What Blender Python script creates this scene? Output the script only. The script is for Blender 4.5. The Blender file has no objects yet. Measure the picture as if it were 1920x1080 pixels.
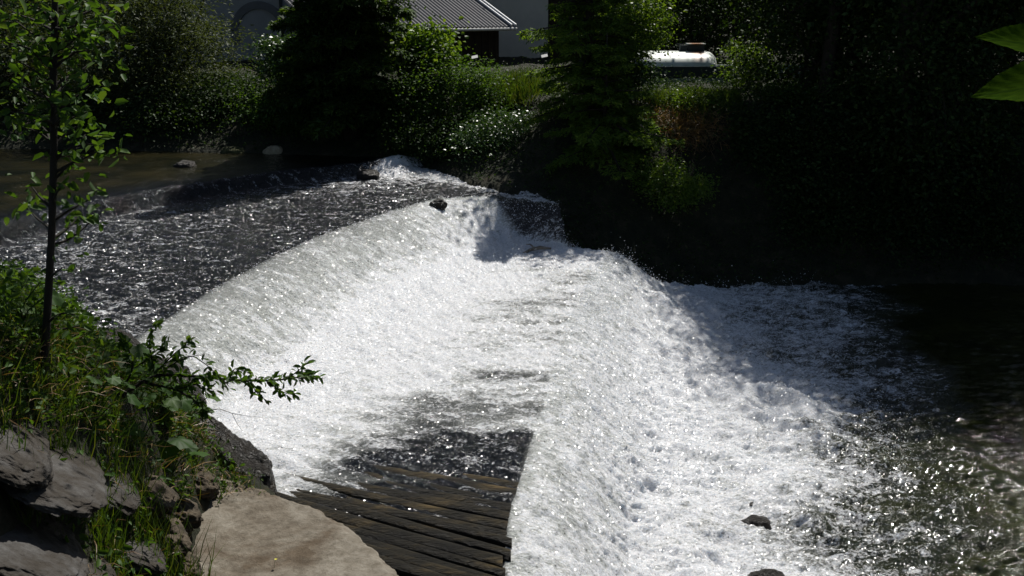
import bpy, math, random
import numpy as np
from mathutils import Vector, Matrix
R = math.radians
rng = np.random.default_rng(7)
random.seed(7)
scene = bpy.context.scene
COL = scene.collection

# ------------------------------------------------------------------ camera
F = 1950.0; PITCH = R(15.2); CAM = np.array([0.0, 0.0, 5.9])
cam = bpy.data.cameras.new("camera"); camo = bpy.data.objects.new("camera", cam); COL.objects.link(camo)
cam.sensor_width = 36; cam.lens = F * 36 / 1920; cam.clip_end = 1500; cam.clip_start = 0.05
camo.location = CAM; camo.rotation_euler = (R(90) - PITCH, 0, 0)
scene.camera = camo

def at(px, py, Y):
    """point seen at pixel (px,py) of the 1920x1080 photo, at ground distance Y"""
    u = (px - 960) / F; v = (py - 540) / F
    d = np.array([u, math.cos(PITCH) - v * math.sin(PITCH), -math.sin(PITCH) - v * math.cos(PITCH)])
    return CAM + d * (Y / d[1])

# ------------------------------------------------------------------ noise
def _h(ix, iy, iz, seed):
    n = (ix * 374761393 + iy * 668265263 + iz * 2147483647 * 0 + iz * 1274126177 + seed * 974634777) & 0xffffffff
    n = ((n ^ (n >> 13)) * 1274126177) & 0xffffffff
    n = ((n ^ (n >> 15)) * 2246822519) & 0xffffffff
    return ((n ^ (n >> 16)) & 0xffffff) / float(0xffffff)
def vnoise(x, y, z=None, seed=0):
    if z is None: z = np.zeros_like(x)
    ix = np.floor(x).astype(np.int64); iy = np.floor(y).astype(np.int64); iz = np.floor(z).astype(np.int64)
    fx = x - ix; fy = y - iy; fz = z - iz
    fx = fx * fx * fx * (fx * (fx * 6 - 15) + 10); fy = fy * fy * fy * (fy * (fy * 6 - 15) + 10); fz = fz * fz * (3 - 2 * fz)
    def c(a, b, d): return _h(ix + a, iy + b, iz + d, seed)
    x00 = c(0,0,0)*(1-fx)+c(1,0,0)*fx; x10 = c(0,1,0)*(1-fx)+c(1,1,0)*fx
    x01 = c(0,0,1)*(1-fx)+c(1,0,1)*fx; x11 = c(0,1,1)*(1-fx)+c(1,1,1)*fx
    return ((x00*(1-fy)+x10*fy)*(1-fz) + (x01*(1-fy)+x11*fy)*fz) * 2 - 1
def fbm(x, y, z=None, o=4, seed=0, g=0.5):
    s = 0; a = 1; f = 1; t = 0
    for k in range(o):
        s = s + a * vnoise(x * f + 17.3 * k, y * f - 9.1 * k, None if z is None else z * f, seed + k)
        t += a; a *= g; f *= 2.03
    return s / t
def sst(x, a, b):
    t = np.clip((x - a) / (b - a), 0, 1); return t * t * (3 - 2 * t)

# ------------------------------------------------------------------ mesh helpers
class MB:
    def __init__(s): s.v = []; s.f = []; s.n = 0
    def add(s, v, f):
        v = np.asarray(v, float).reshape(-1, 3)
        s.v.append(v); s.f += [tuple(int(i) + s.n for i in q) for q in f]; s.n += len(v)
    def box(s, c, h, rz=0, taper=1.0, M=None):
        x, y, z = h
        v = np.array([(-x,-y,-z),(x,-y,-z),(x,y,-z),(-x,y,-z),(-x*taper,-y*taper,z),(x*taper,-y*taper,z),(x*taper,y*taper,z),(-x*taper,y*taper,z)], float)
        if M is not None: v = v @ np.array(M).T
        if rz:
            ca, sa = math.cos(rz), math.sin(rz); v = v @ np.array([[ca, sa, 0], [-sa, ca, 0], [0, 0, 1]])
        s.add(v + np.array(c), [(0,3,2,1),(4,5,6,7),(0,1,5,4),(1,2,6,5),(2,3,7,6),(3,0,4,7)])
    def tube(s, pts, rad, n=6, cap=True):
        pts = np.asarray(pts, float); m = len(pts)
        rad = np.full(m, rad) if np.isscalar(rad) else np.asarray(rad, float)
        T = np.gradient(pts, axis=0); T /= np.linalg.norm(T, axis=1)[:, None] + 1e-9
        up = np.array([0, 0, 1.0]) if abs(T[:, 2]).mean() < 0.8 else np.array([1.0, 0, 0])
        A = np.cross(T, up); A /= np.linalg.norm(A, axis=1)[:, None] + 1e-9; B = np.cross(T, A)
        th = np.linspace(0, 2 * math.pi, n, endpoint=False)
        v = pts[:, None, :] + rad[:, None, None] * (np.cos(th)[None, :, None] * A[:, None, :] + np.sin(th)[None, :, None] * B[:, None, :])
        f = [(i*n+j, i*n+(j+1) % n, (i+1)*n+(j+1) % n, (i+1)*n+j) for i in range(m-1) for j in range(n)]
        if cap: f += [tuple(range(n))[::-1], tuple((m-1)*n + j for j in range(n))]
        s.add(v, f)
    def build(s, name, mat, parent=None, smooth=False):
        v = np.concatenate(s.v) if s.v else np.zeros((0, 3))
        me = bpy.data.meshes.new(name); me.from_pydata(v.tolist(), [], s.f); me.update()
        return link(name, me, mat, parent, smooth)
def link(name, me, mat, parent=None, smooth=False):
    if smooth: me.polygons.foreach_set('use_smooth', np.ones(len(me.polygons), bool))
    if mat: me.materials.append(mat)
    o = bpy.data.objects.new(name, me); COL.objects.link(o)
    if parent is not None: o.parent = parent; o.location = -parent.location if False else (0, 0, 0)
    return o
def grid_mesh(name, V, nu, nv, quads_extra=None):
    """V (nu*nv,3) -> mesh quickly"""
    me = bpy.data.meshes.new(name)
    i = np.arange(nu - 1)[:, None]; j = np.arange(nv - 1)[None, :]
    a = i * nv + j
    q = np.stack([a, a + nv, a + nv + 1, a + 1], -1).reshape(-1, 4)
    return fast_mesh(me, V, q)
def fast_mesh(me, V, q):
    if isinstance(me, str): me = bpy.data.meshes.new(me)
    k = q.shape[1]
    me.vertices.add(len(V)); me.vertices.foreach_set('co', np.ascontiguousarray(V, np.float32).ravel())
    me.loops.add(q.size); me.loops.foreach_set('vertex_index', q.astype(np.int32).ravel())
    me.polygons.add(len(q)); me.polygons.foreach_set('loop_start', np.arange(0, q.size, k, dtype=np.int32))
    me.update(calc_edges=True)
    return me
def thing(name, label, cat, loc=(0, 0, 0), group=None, rz=0):
    o = bpy.data.objects.new(name, None); COL.objects.link(o); o.location = loc; o.rotation_euler = (0, 0, rz)
    o.empty_display_size = 0.2
    return tag(o, label, cat, group)
def tag(o, label, cat, group=None, kind=None):
    o['label'] = label; o['category'] = cat
    if group: o['group'] = group
    if kind: o['kind'] = kind
    return o
def struct(o, label=None):
    o['kind'] = 'structure'
    if label: o['label'] = label
    return o

# ------------------------------------------------------------------ materials
def newmat(name):
    m = bpy.data.materials.new(name); m.use_nodes = True; nt = m.node_tree; nt.nodes.clear()
    out = nt.nodes.new('ShaderNodeOutputMaterial'); return m, nt, out
def N(nt, t, **kw):
    n = nt.nodes.new(t)
    for k, v in kw.items():
        if k in n.inputs: n.inputs[k].default_value = v
        else: setattr(n, k, v)
    return n
def ramp(nt, fac, stops):
    r = nt.nodes.new('ShaderNodeValToRGB'); e = r.color_ramp.elements
    while len(e) < len(stops): e.new(0.5)
    for i, (p, c) in enumerate(stops):
        e[i].position = p; e[i].color = (*c, 1) if len(c) == 3 else c
    nt.links.new(fac, r.inputs[0]); return r
def rough_mat(name, stops, scale=3, detail=8, rough=0.85, bump=0.4, bscale=None, stretch=(1, 1, 1), spec=0.3, dist=0.03, rot=(0, 0, 0)):
    m, nt, out = newmat(name); L = nt.links.new
    tc = N(nt, 'ShaderNodeTexCoord'); mp = N(nt, 'ShaderNodeMapping'); mp.inputs['Scale'].default_value = stretch; mp.inputs['Rotation'].default_value = rot
    L(tc.outputs['Object'], mp.inputs[0])
    n = N(nt, 'ShaderNodeTexNoise', Scale=scale, Detail=detail, Roughness=0.62); L(mp.outputs[0], n.inputs['Vector'])
    n2 = N(nt, 'ShaderNodeTexNoise', Scale=bscale or scale * 5, Detail=8, Roughness=0.65); L(mp.outputs[0], n2.inputs['Vector'])
    mx = N(nt, 'ShaderNodeMath', operation='ADD'); L(n.outputs[0], mx.inputs[0]);
    ml = N(nt, 'ShaderNodeMath', operation='MULTIPLY_ADD'); L(n2.outputs[0], ml.inputs[0]); ml.inputs[1].default_value = 0.35; ml.inputs[2].default_value = -0.17
    L(ml.outputs[0], mx.inputs[1])
    r = ramp(nt, mx.outputs[0], stops)
    p = N(nt, 'ShaderNodeBsdfPrincipled', Roughness=rough); p.inputs['Specular IOR Level'].default_value = spec
    L(r.outputs[0], p.inputs['Base Color'])
    b = N(nt, 'ShaderNodeBump', Strength=bump, Distance=dist); L(n2.outputs[0], b.inputs['Height']); L(b.outputs[0], p.inputs['Normal'])
    L(p.outputs[0], out.inputs[0]); return m
def leaf_mat(name, c1, c2, c3, trans=0.35, rough=0.45, spec=0.35, tcol=None):
    m, nt, out = newmat(name); L = nt.links.new
    g = N(nt, 'ShaderNodeNewGeometry')
    r = ramp(nt, g.outputs['Random Per Island'], [(0.0, c1), (0.55, c2), (1.0, c3)])
    p = N(nt, 'ShaderNodeBsdfPrincipled', Roughness=rough); p.inputs['Specular IOR Level'].default_value = spec
    L(r.outputs[0], p.inputs['Base Color'])
    t = N(nt, 'ShaderNodeBsdfTranslucent')
    hs = N(nt, 'ShaderNodeMixRGB', blend_type='MULTIPLY'); hs.inputs[0].default_value = 1; hs.inputs[2].default_value = (*(tcol or (1.9, 1.7, 0.5)), 1)
    L(r.outputs[0], hs.inputs[1]); L(hs.outputs[0], t.inputs[0])
    mx = N(nt, 'ShaderNodeMixShader'); mx.inputs[0].default_value = trans
    L(p.outputs[0], mx.inputs[1]); L(t.outputs[0], mx.inputs[2]); L(mx.outputs[0], out.inputs[0]); return m

M = {}
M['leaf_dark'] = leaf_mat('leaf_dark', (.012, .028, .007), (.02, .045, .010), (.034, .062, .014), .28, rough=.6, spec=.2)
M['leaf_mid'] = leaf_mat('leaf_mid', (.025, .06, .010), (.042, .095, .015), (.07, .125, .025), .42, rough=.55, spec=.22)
M['leaf_lit'] = leaf_mat('leaf_lit', (.045, .10, .012), (.08, .15, .02), (.12, .19, .035), .45)  # brighter leaf colour, sunlight on the foliage put into it
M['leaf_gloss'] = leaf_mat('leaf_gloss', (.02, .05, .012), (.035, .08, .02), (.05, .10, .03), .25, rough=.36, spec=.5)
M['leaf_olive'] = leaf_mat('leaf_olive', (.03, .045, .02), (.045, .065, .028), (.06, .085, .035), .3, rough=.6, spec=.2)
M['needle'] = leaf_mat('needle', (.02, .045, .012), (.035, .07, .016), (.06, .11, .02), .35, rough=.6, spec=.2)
M['needle_sunlit'] = leaf_mat('needle_sunlit', (.05, .10, .018), (.08, .15, .028), (.13, .20, .04), .5, rough=.6, spec=.2)  # lighter copy of needle, sun on the sprays painted into the colour
M['grass'] = leaf_mat('grass', (.03, .065, .010), (.05, .095, .014), (.10, .12, .03), .35, rough=.6, spec=.2)
M['dry'] = leaf_mat('dry', (.12, .07, .035), (.20, .13, .06), (.28, .2, .1), .2)
M['bark'] = rough_mat('bark', [(0.3, (.010, .008, .006)), (0.7, (.036, .029, .022))], 6, stretch=(1, 1, .25), bump=.8, dist=.02)
M['bark_pale'] = rough_mat('bark_pale', [(0.3, (.10, .08, .06)), (0.7, (.25, .22, .18))], 9, bump=.5)
M['soil'] = rough_mat('soil', [(0.3, (.008, .010, .004)), (0.55, (.020, .022, .009)), (0.75, (.06, .045, .026))], 3.1, bump=1.0, dist=.08, bscale=17)
M['rock'] = rough_mat('rock', [(0.32, (.010, .008, .005)), (0.46, (.032, .026, .019)), (0.60, (.062, .058, .053)), (0.8, (.14, .138, .135))], 2.8, bump=.9, dist=.04, bscale=14, rough=.8)
M['earth_rock'] = rough_mat('earth_rock', [(0.3, (.012, .010, .006)), (0.5, (.05, .038, .024)), (0.7, (.12, .095, .065))], 5, bump=1, dist=.03, bscale=24)
M['wet_rock'] = rough_mat('wet_rock', [(0.3, (.006, .005, .003)), (0.6, (.018, .014, .009)), (0.8, (.045, .034, .018))], 4, bump=1, dist=.06, bscale=26, rough=.36, spec=.35)
M['pale_rock'] = rough_mat('pale_rock', [(0.3, (.16, .13, .08)), (0.6, (.36, .3, .2)), (0.8, (.5, .45, .35))], 3, bump=.7)
M['moss_rock'] = rough_mat('moss_rock', [(0.3, (.02, .022, .008)), (0.6, (.05, .055, .015)), (0.8, (.09, .075, .04))], 4, bump=.9)

# ------------------------------------------------------------------ world and sun
SUN_EL, SUN_AZ = 56.0, (0.40, 0.92)     # horizontal direction towards the sun
az = math.atan2(SUN_AZ[0], SUN_AZ[1])
w = bpy.data.worlds.new("World"); scene.world = w; w.use_nodes = True
nt = w.node_tree; bg = nt.nodes['Background']; bg.inputs[1].default_value = 0.05
sky = nt.nodes.new('ShaderNodeTexSky'); sky.sky_type = 'NISHITA'; sky.sun_disc = False
sky.sun_elevation = R(SUN_EL); sky.sun_rotation = az
nt.links.new(sky.outputs[0], bg.inputs[0])
sl = bpy.data.lights.new('sun', 'SUN'); sl.energy = 5.0; sl.angle = R(0.5); sl.color = (1.0, .96, .9)
so = bpy.data.objects.new('sun', sl); COL.objects.link(so); so.location = (5, 20, 30)
dv = Vector((math.sin(az) * math.cos(R(SUN_EL)), math.cos(az) * math.cos(R(SUN_EL)), math.sin(R(SUN_EL))))
so.rotation_euler = dv.to_track_quat('Z', 'Y').to_euler()
scene.view_settings.view_transform = 'Standard'; scene.view_settings.look = 'None'
scene.view_settings.exposure = 0.22; scene.view_settings.gamma = 1

# ------------------------------------------------------------------ terrain
NEAR = np.array([(60,-3),(12,2.5),(4,5.4),(.2,6.7),(-1.0,7.1),(-1.7,8.4),(-2.95,9.9),(-4.5,11.5),(-6,12.5),(-9,13.6),(-14,16),(-30,20),(-60,26)], float)
FAR = np.array([(-60,38),(-30,29.5),(-20,27.8),(-9,26.7),(-4.2,25.8),(-1.9,25.2),(-1.0,23.4),(.5,21.4),(1.2,20.5),(1.9,20.1),(2.8,20.7),(5,21.7),(10,22),(14,21.5),(60,17)], float)
def sdist(X, Y, P, land_above):
    best = np.full(X.shape, 1e9)
    for a, b in zip(P[:-1], P[1:]):
        d = b - a; t = np.clip(((X - a[0]) * d[0] + (Y - a[1]) * d[1]) / (d @ d), 0, 1)
        best = np.minimum(best, np.hypot(X - a[0] - t * d[0], Y - a[1] - t * d[1]))
    Q = P[np.argsort(P[:, 0])] if True else P
    yl = np.interp(X, Q[:, 0], Q[:, 1])
    sgn = np.where((Y > yl) == land_above, 1.0, -1.0)
    return best * sgn
def terrain(X, Y):
    X = np.asarray(X, float); Y = np.asarray(Y, float)
    n1 = fbm(X * .5, Y * .5, o=5, seed=3); n2 = fbm(X * 3, Y * 3, o=3, seed=9)
    dn = sdist(X, Y, NEAR, False); df = sdist(X, Y, FAR, True)
    # near bank
    zs = np.interp(X, [-9, -5, -4, -2.6, 0, 1.5], [2.25, 2.2, 1.6, 1.44, 1.38, -.1])
    fw = np.interp(X, [-4.5, -3.1, -2.6, 0, 1], [.05, .1, 1.15, 1.0, .2])
    steep = np.interp(X, [-4.6, -3.2, -2.4], [.55, 1.1, .75])
    rise = np.clip(dn - fw, 0, None) * steep
    top = 4.35 + .15 * n1
    zmax = np.interp(X, [-12, -6, -3, 0], [3.4, 3.3, 4.0, 4.35]) + .12 * n1
    zn = zs + np.minimum(rise, 10)
    k = .35; hh = np.clip(.5 + .5 * (zmax - zn) / k, 0, 1); zn = zmax * (1 - hh) + zn * hh - k * hh * (1 - hh)
    rg = 1 - np.abs(fbm(X * 2.3 + Y, Y * 2.3 - X * .5, o=5, seed=19, g=.6)) * 2
    zn = zn + (n2 * .05 + .16 * (rg - .5) * sst(dn, .5, 1.2) * sst(X, -.2, -1.5)) * sst(dn, .1, .8) + np.minimum(dn, 0) * 3
    # far bank
    zf0 = np.interp(X, [-3, .0, 2.0], [2.15, 1.9, -.1])
    wv = np.interp(X, [-3, 1, 2.5], [2.6, 3.0, 4.2])
    zf = zf0 + (3.5 - zf0) * sst(df, -.5, wv) + n1 * .25 * sst(df, 1, 3) + n2 * .06
    zf = zf + sst(Y, 58, 170) * 75 + np.minimum(df, 0) * 3
    z = np.maximum(zn, zf)
    return np.maximum(z, -1.0)
def axis(segs):
    out = []
    for a, b, st in segs: out += list(np.arange(a, b, st))
    return np.array(out + [segs[-1][1]])
gx = axis([(-400, -60, 20), (-60, -14, 1.2), (-14, -7, .25), (-7, 1, .08), (1, 8, .25), (8, 30, .8), (30, 80, 4), (80, 400, 20)])
gy = axis([(-200, -10, 12), (-10, 4, .7), (4, 13.5, .08), (13.5, 20, .4), (20, 30, .2), (30, 60, .8), (60, 140, 4), (140, 700, 25)])
GX, GY = np.meshgrid(gx, gy, indexing='ij')
GZ = terrain(GX, GY)
me = grid_mesh('ground', np.stack([GX, GY, GZ], -1).reshape(-1, 3), len(gx), len(gy))
struct(link('ground', me, M['soil'], None, True))
def tz(x, y): return float(terrain(np.array([x]), np.array([y]))[0])

# ------------------------------------------------------------------ water: one lofted sheet over three steps
S0 = np.array([0, .14, .28, .42, .56, .7, .85, 1.0])
ln = lambda *p: np.array(p, float)
LA = ln((-45, 15), (-45, 19), (-45, 22), (-45, 26), (-45, 30), (-45, 34), (-45, 38), (-45, 42))
LB = ln((-14, 12.), (-13, 16), (-12, 19), (-11, 22), (-9.5, 25), (-7.5, 26.5), (-6, 28), (-5, 29.))
C1 = ln((-9.9, 12.4), (-9.3, 15.5), (-8.9, 17.9), (-8.1, 19.8), (-6.5, 22.2), (-4.3, 24.3), (-2.7, 25.3), (-1.3, 26.3))
T1 = C1 + .5 * ln((.55, -.12), (.55, -.12), (.55, -.15), (.55, -.2), (.5, -.3), (.4, -.4), (.5, -.5), (.4, -.6))
C2 = ln((-5.2, 9.6), (-4.6, 11.8), (-4.2, 14.8), (-3.5, 17.6), (-2.5, 20.0), (-1.5, 21.7), (-.3, 21.9), (.95, 21.1))
T2 = ln((-4.0, 9.3), (-3.4, 11.5), (-2.95, 14.4), (-2.2, 17.2), (-1.2, 19.3), (-.5, 20.5), (.1, 20.8), (1.1, 20.3))
C3 = ln((-.34, 6.8), (.02, 9.4), (.35, 11.6), (.62, 13.6), (.92, 15.6), (1.22, 17.2), (1.55, 18.7), (1.85, 20.2))
T3 = ln((0.9, 6.2), (1.15, 9.2), (1.5, 11.3), (1.8, 13.2), (2.15, 15.2), (2.5, 17.0), (2.85, 18.8), (3.1, 20.9))
LD = ln((5, 3.0), (5.6, 8.6), (6, 11.), (6.3, 13.2), (6.6, 15.5), (6.9, 17.9), (7.2, 20.4), (7.4, 23.))
LE = ln((13, 1.0), (13, 8.), (13, 11), (13, 13.6), (13, 16), (13, 18.5), (13, 21), (13, 23.5))
LF = ln((55, -6), (55, 3), (55, 6), (55, 9), (55, 12), (55, 15), (55, 18), (55, 22))
ns = 520
sv = np.linspace(0, 1, ns)
def cr(L):   # smooth interpolation of a control line
    out = []
    for k in range(2):
        y = L[:, k]; m = np.gradient(y, S0)
        i = np.clip(np.searchsorted(S0, sv, 'right') - 1, 0, len(S0) - 2); h = S0[i + 1] - S0[i]; t = (sv - S0[i]) / h
        out.append((2*t**3-3*t**2+1)*y[i] + (t**3-2*t**2+t)*h*m[i] + (-2*t**3+3*t**2)*y[i+1] + (t**3-t**2)*h*m[i+1])
    return np.stack(out, -1)
lines = [cr(L) for L in (LA, LB, C1, T1, C2, T2, C3, T3, LD, LE, LF)]
segs = [(12, 'U'), (60, 'U'), (26, 'F1'), (135, 'P1'), (75, 'F2'), (150, 'P2'), (80, 'F3'), (160, 'L1'), (110, 'L2'), (10, 'L3')]
rowsXY = []; seg = []; tau = []
for k, (n, tg) in enumerate(segs):
    for i in range(n):
        t = i / n; rowsXY.append(lines[k] * (1 - t) + lines[k + 1] * t); seg.append(tg); tau.append(t)
rowsXY.append(lines[-1]); seg.append('L3'); tau.append(1.0)
W = np.array(rowsXY); nt_ = len(W)         # (rows, ns, 2)
seg = np.array(seg); tau = np.array(tau)[:, None] * np.ones((1, ns)); SV = np.ones((nt_, 1)) * sv[None]
WX, WY = W[..., 0], W[..., 1]
# running flow length
dl = np.hypot(np.diff(WX, axis=0), np.diff(WY, axis=0)); FL = np.vstack([np.zeros((1, ns)), np.cumsum(dl, 0)])
mid = int(np.searchsorted(np.where(seg == 'P2')[0], 1e9)); 
cl = np.hypot(np.diff(lines[5][:, 0]), np.diff(lines[5][:, 1])); CL = np.concatenate([[0], np.cumsum(cl)])[None, :] * np.ones((nt_, 1))
g = lambda tg: (seg == tg)[:, None] * np.ones((1, ns), bool)
Z = np.zeros((nt_, ns)); foam = np.zeros((nt_, ns)); amp = np.zeros((nt_, ns))
U, P1z, P2z = 2.27, 1.98, 1.14
dropc = np.interp(sv, [0, .4, .7, 1], [.34, .32, .25, .18])[None, :]
m = g('U'); Z[m] = U
m = g('F1'); Z = np.where(m, U - (dropc + .02) * sst(tau, 0, 1) ** 1.2, Z)
p1a = U - dropc - .02
m = g('P1'); Z = np.where(m, p1a + (P1z - .02 - p1a) * sst(tau, 0, .8), Z)
crestz = P1z - .02
m = g('F2'); Z = np.where(m, crestz - (crestz - P2z - .02) * tau ** 1.7, Z)
m = g('P2'); Z = np.where(m, P2z + .02 * (1 - tau), Z)
m = g('F3'); Z = np.where(m, P2z - (P2z - .05) * tau ** 1.8, Z)
m = g('L1'); Z = np.where(m, .05 * (1 - tau) ** 3, Z)
# boils at the toes
def near_toe(a, b, rise, fall):
    d = FL - FL[np.where(seg == b)[0][0]][None, :]; return np.where(d < 0, np.exp(-(d / rise) ** 2), np.exp(-(d / fall) ** 2)), d
b2, d2 = near_toe('F2', 'P2', .22, .7); b3, d3 = near_toe('F3', 'L1', .3, 1.1)
n_a = fbm(FL * 1.3, CL * 1.1, o=3, seed=21)
def smooth0(A, n):
    k = np.exp(-np.linspace(-2, 2, 2 * n + 1) ** 2); k /= k.sum(); P = np.pad(A, ((n, n), (0, 0)), mode='edge')
    return sum(k[i] * P[i:i + A.shape[0]] for i in range(2 * n + 1))
_i0 = np.where(seg == 'P1')[0][-30]; Zs = smooth0(Z, 16); Xs = smooth0(WX, 16); Ys = smooth0(WY, 16)
_w = sst(np.arange(nt_)[:, None], _i0, _i0 + 20) * (1 - sst(np.arange(nt_)[:, None], np.where(seg == 'L2')[0][0], np.where(seg == 'L2')[0][40]))
Z = Z * (1 - _w) + Zs * _w; WX = WX * (1 - _w) + Xs * _w; WY = WY * (1 - _w) + Ys * _w
Z += b2 * (.08 + .08 * n_a); Z += b3 * (.16 + .22 * np.clip(n_a + .2, 0, 1)) * np.interp(sv, [0, .4, .8, 1], [.5, .8, 1.2, 1.2])[None]
# second boil line further out in the lower pool
dd = d3 - 2.2; Z += np.exp(-(dd / .7) ** 2) * np.clip(fbm(FL * .9, CL * .8, o=3, seed=33) + .1, 0, 1) * .62 * sst(SV, .15, .5)
Z += (g('L1') | g('L2')) * .10 * fbm(FL * .8, CL * 1.1, o=3, seed=34) * sst(d3, .3, 1.2) * sst(WX, 9, 6)
foam = np.where(g('U'), 0.0, foam)
foam = np.where(g('F1'), .08 + .22 * sst(SV, .45, .75) * tau, foam)
p1f = .19 - .06 * sst(tau, .25, .6) + .25 * sst(SV, .55, .8) * sst(tau, .8, .2) + .45 * sst(SV, .80, .9) + .30 * sst(SV, .25, .05)
foam = np.where(g('P1'), p1f, foam)
foam = np.where(g('F2'), .26 + .48 * tau ** 2 + .22 * sst(SV, .5, .72) - .48 * sst(SV, .80, .88), foam)  # last term thins the froth at the far end to paint in shade
foam = np.where(g('F2'), foam * sst(tau, -.1, .12) + p1f[np.where(seg == 'P1')[0][-1]][None] * (1 - sst(tau, -.1, .12)), foam)
p2f = .98 - .40 * sst(d2, 1.0, 3.2) + .40 * fbm(WX * .8, WY * 2.3, o=4, seed=15) * sst(d2, .6, 1.6) - .38 * sst(WY, 13.4, 10.8) * sst(d2, .1, 2.2) - .20 * sst(WY, 11.6, 9.6)
foam = np.where(g('P2'), p2f, foam)
_l = p2f[np.where(seg == 'P2')[0][-1]][None]; foam = np.where(g('F3'), _l + (.52 + .30 * tau - _l) * sst(tau, -.25, .14), foam)
bx = WX - (4.45 + (WY - 10) * .36)
lf = .92 - .42 * sst(bx, -2.0, -.2) - .48 * sst(bx, -.6, 1.7) - .20 * sst(d3, .9, 2.4) - .22 * sst(SV, .55, .8) * sst(d3, .8, 2.5) - .20 * np.exp(-(((WX - 2.6) / 1.0) ** 2 + ((WY - 10.6) / .9) ** 2))
lf = lf + .24 * fbm(WX * .9, WY * 1.4, o=4, seed=16) * sst(d3, .6, 1.5)
foam = np.where(g('L1') | g('L2') | g('L3'), lf, foam)
foam += .10 * fbm(FL * .6, CL * .6, o=3, seed=5) * (foam > .1)
_pk = np.exp(-(((WX + 2.75) / .42) ** 2 + ((WY - 24.9) / .6) ** 2)); foam = foam + .8 * _pk; Z += .16 * _pk
# displacement: choppy water, froth lumps
chop = fbm(FL * 2.2, CL * 3.2, o=5, seed=41, g=.62)
rdg = 1 - np.abs(fbm(FL * 3.0, CL * 5.5, o=4, seed=51, g=.6)) * 2
fine = fbm(FL * 16, CL * 16, o=3, seed=61, g=.7)
streak = fbm(FL * 1.2, CL * 13, o=3, seed=71)
ampl = smooth0(np.select([g('U'), g('F1'), g('P1'), g('F2'), g('P2'), g('F3'), g('L1'), g('L2'), g('L3')],
                 [.02, .03, .055, .03, .05, .045, .10, .06, .04]) * np.ones((nt_, ns)), 6)
D = ampl * (.9 * chop + .35 * rdg + .30 * fine) + np.where(g('F2') | g('F3'), -.0 + .014 * streak * np.sin(np.clip(tau, 0, 1) * math.pi), 0)
D += .02 * fbm(FL * 1.5, CL * 3, seed=81, o=3) * g('P2')
D *= np.where(g('U'), sst(WX, -40, -12) + .2, 1)
# ragged, lumpy froth on the falls and boils
lump = np.clip(fbm(FL * 5, CL * 5, o=4, seed=91, g=.65), -.2, 1)
D += (b3 + .4 * b2) * .06 * lump + (g('F3') | g('F2')) * .02 * lump
D *= np.where(g('P2'), 1 - .45 * sst(WY, 11.6, 10.2), 1)
Z += D + g('P2') * .012 * np.cos(CL * 2 * math.pi / .23 + FL * .3) * sst(WY, 11.6, 10.2)
# push along the flow too for the falls, so crests of froth stick out
_fm = smooth0((g('F2') | g('F3')) * 1.0, 8); outx = D * (.3 + .7 * _fm)
WX2 = WX + outx * .95; WY2 = WY - outx * .25
# near the bank the platform is dry timber: water slips below the logs, and the curtain starts past the corner
_wy = WY + .25 * fbm(WX * .9, WY * 2.5, o=3, seed=17)
dry = (.28 * sst(_wy, 10.7, 10.1) + .16 * sst(_wy, 10.1, 9.3) + .56 * sst(_wy, 9.3, 8.7)) * np.isin(seg, ['P2', 'F3'])[:, None]
Z -= np.where(g('P2'), .30 * dry, 0)
gone = sst(WY, 9.5, 7.4) * g('F3'); Z -= gone * .40 * (1 - tau); WX2 += gone * .14 * (1 - tau)
foam = np.where(g('P2'), np.maximum(foam - .05 * dry, .16), foam)
V = np.stack([WX2, WY2, Z], -1).reshape(-1, 3)
me = grid_mesh('water', V, nt_, ns)
at_ = me.attributes.new('foam', 'FLOAT', 'POINT'); at_.data.foreach_set('value', foam.astype(np.float32).ravel())
cv = me.attributes.new('flow', 'FLOAT_VECTOR', 'POINT')
_lv = g('P2') | g('L1') | g('L2') | g('L3')
cv.data.foreach_set('vector', np.stack([WX2, WY2, Z * .9], -1).astype(np.float32).ravel())
sk = np.select([g('F2'), g('F3'), g('P2')], [1.0, 1.0, .45], 0.0)
sk = smooth0(sk * np.ones((nt_, ns)), 6) * (1 - .8 * sst(SV, .80, .88) * (WX < 1.2))  # aerated grey turned down at the far end, shade put into the colour
a2 = me.attributes.new('fall', 'FLOAT', 'POINT'); a2.data.foreach_set('value', sk.astype(np.float32).ravel())
up_ = sst(FL[np.where(seg == 'F1')[0][0]][None] - FL, 0, 1.2)
a3 = me.attributes.new('bed', 'FLOAT', 'POINT'); a3.data.foreach_set('value', (up_ + 2 * g('L1') + 2 * g('L2') + 2 * g('L3')).astype(np.float32).ravel())

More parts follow.
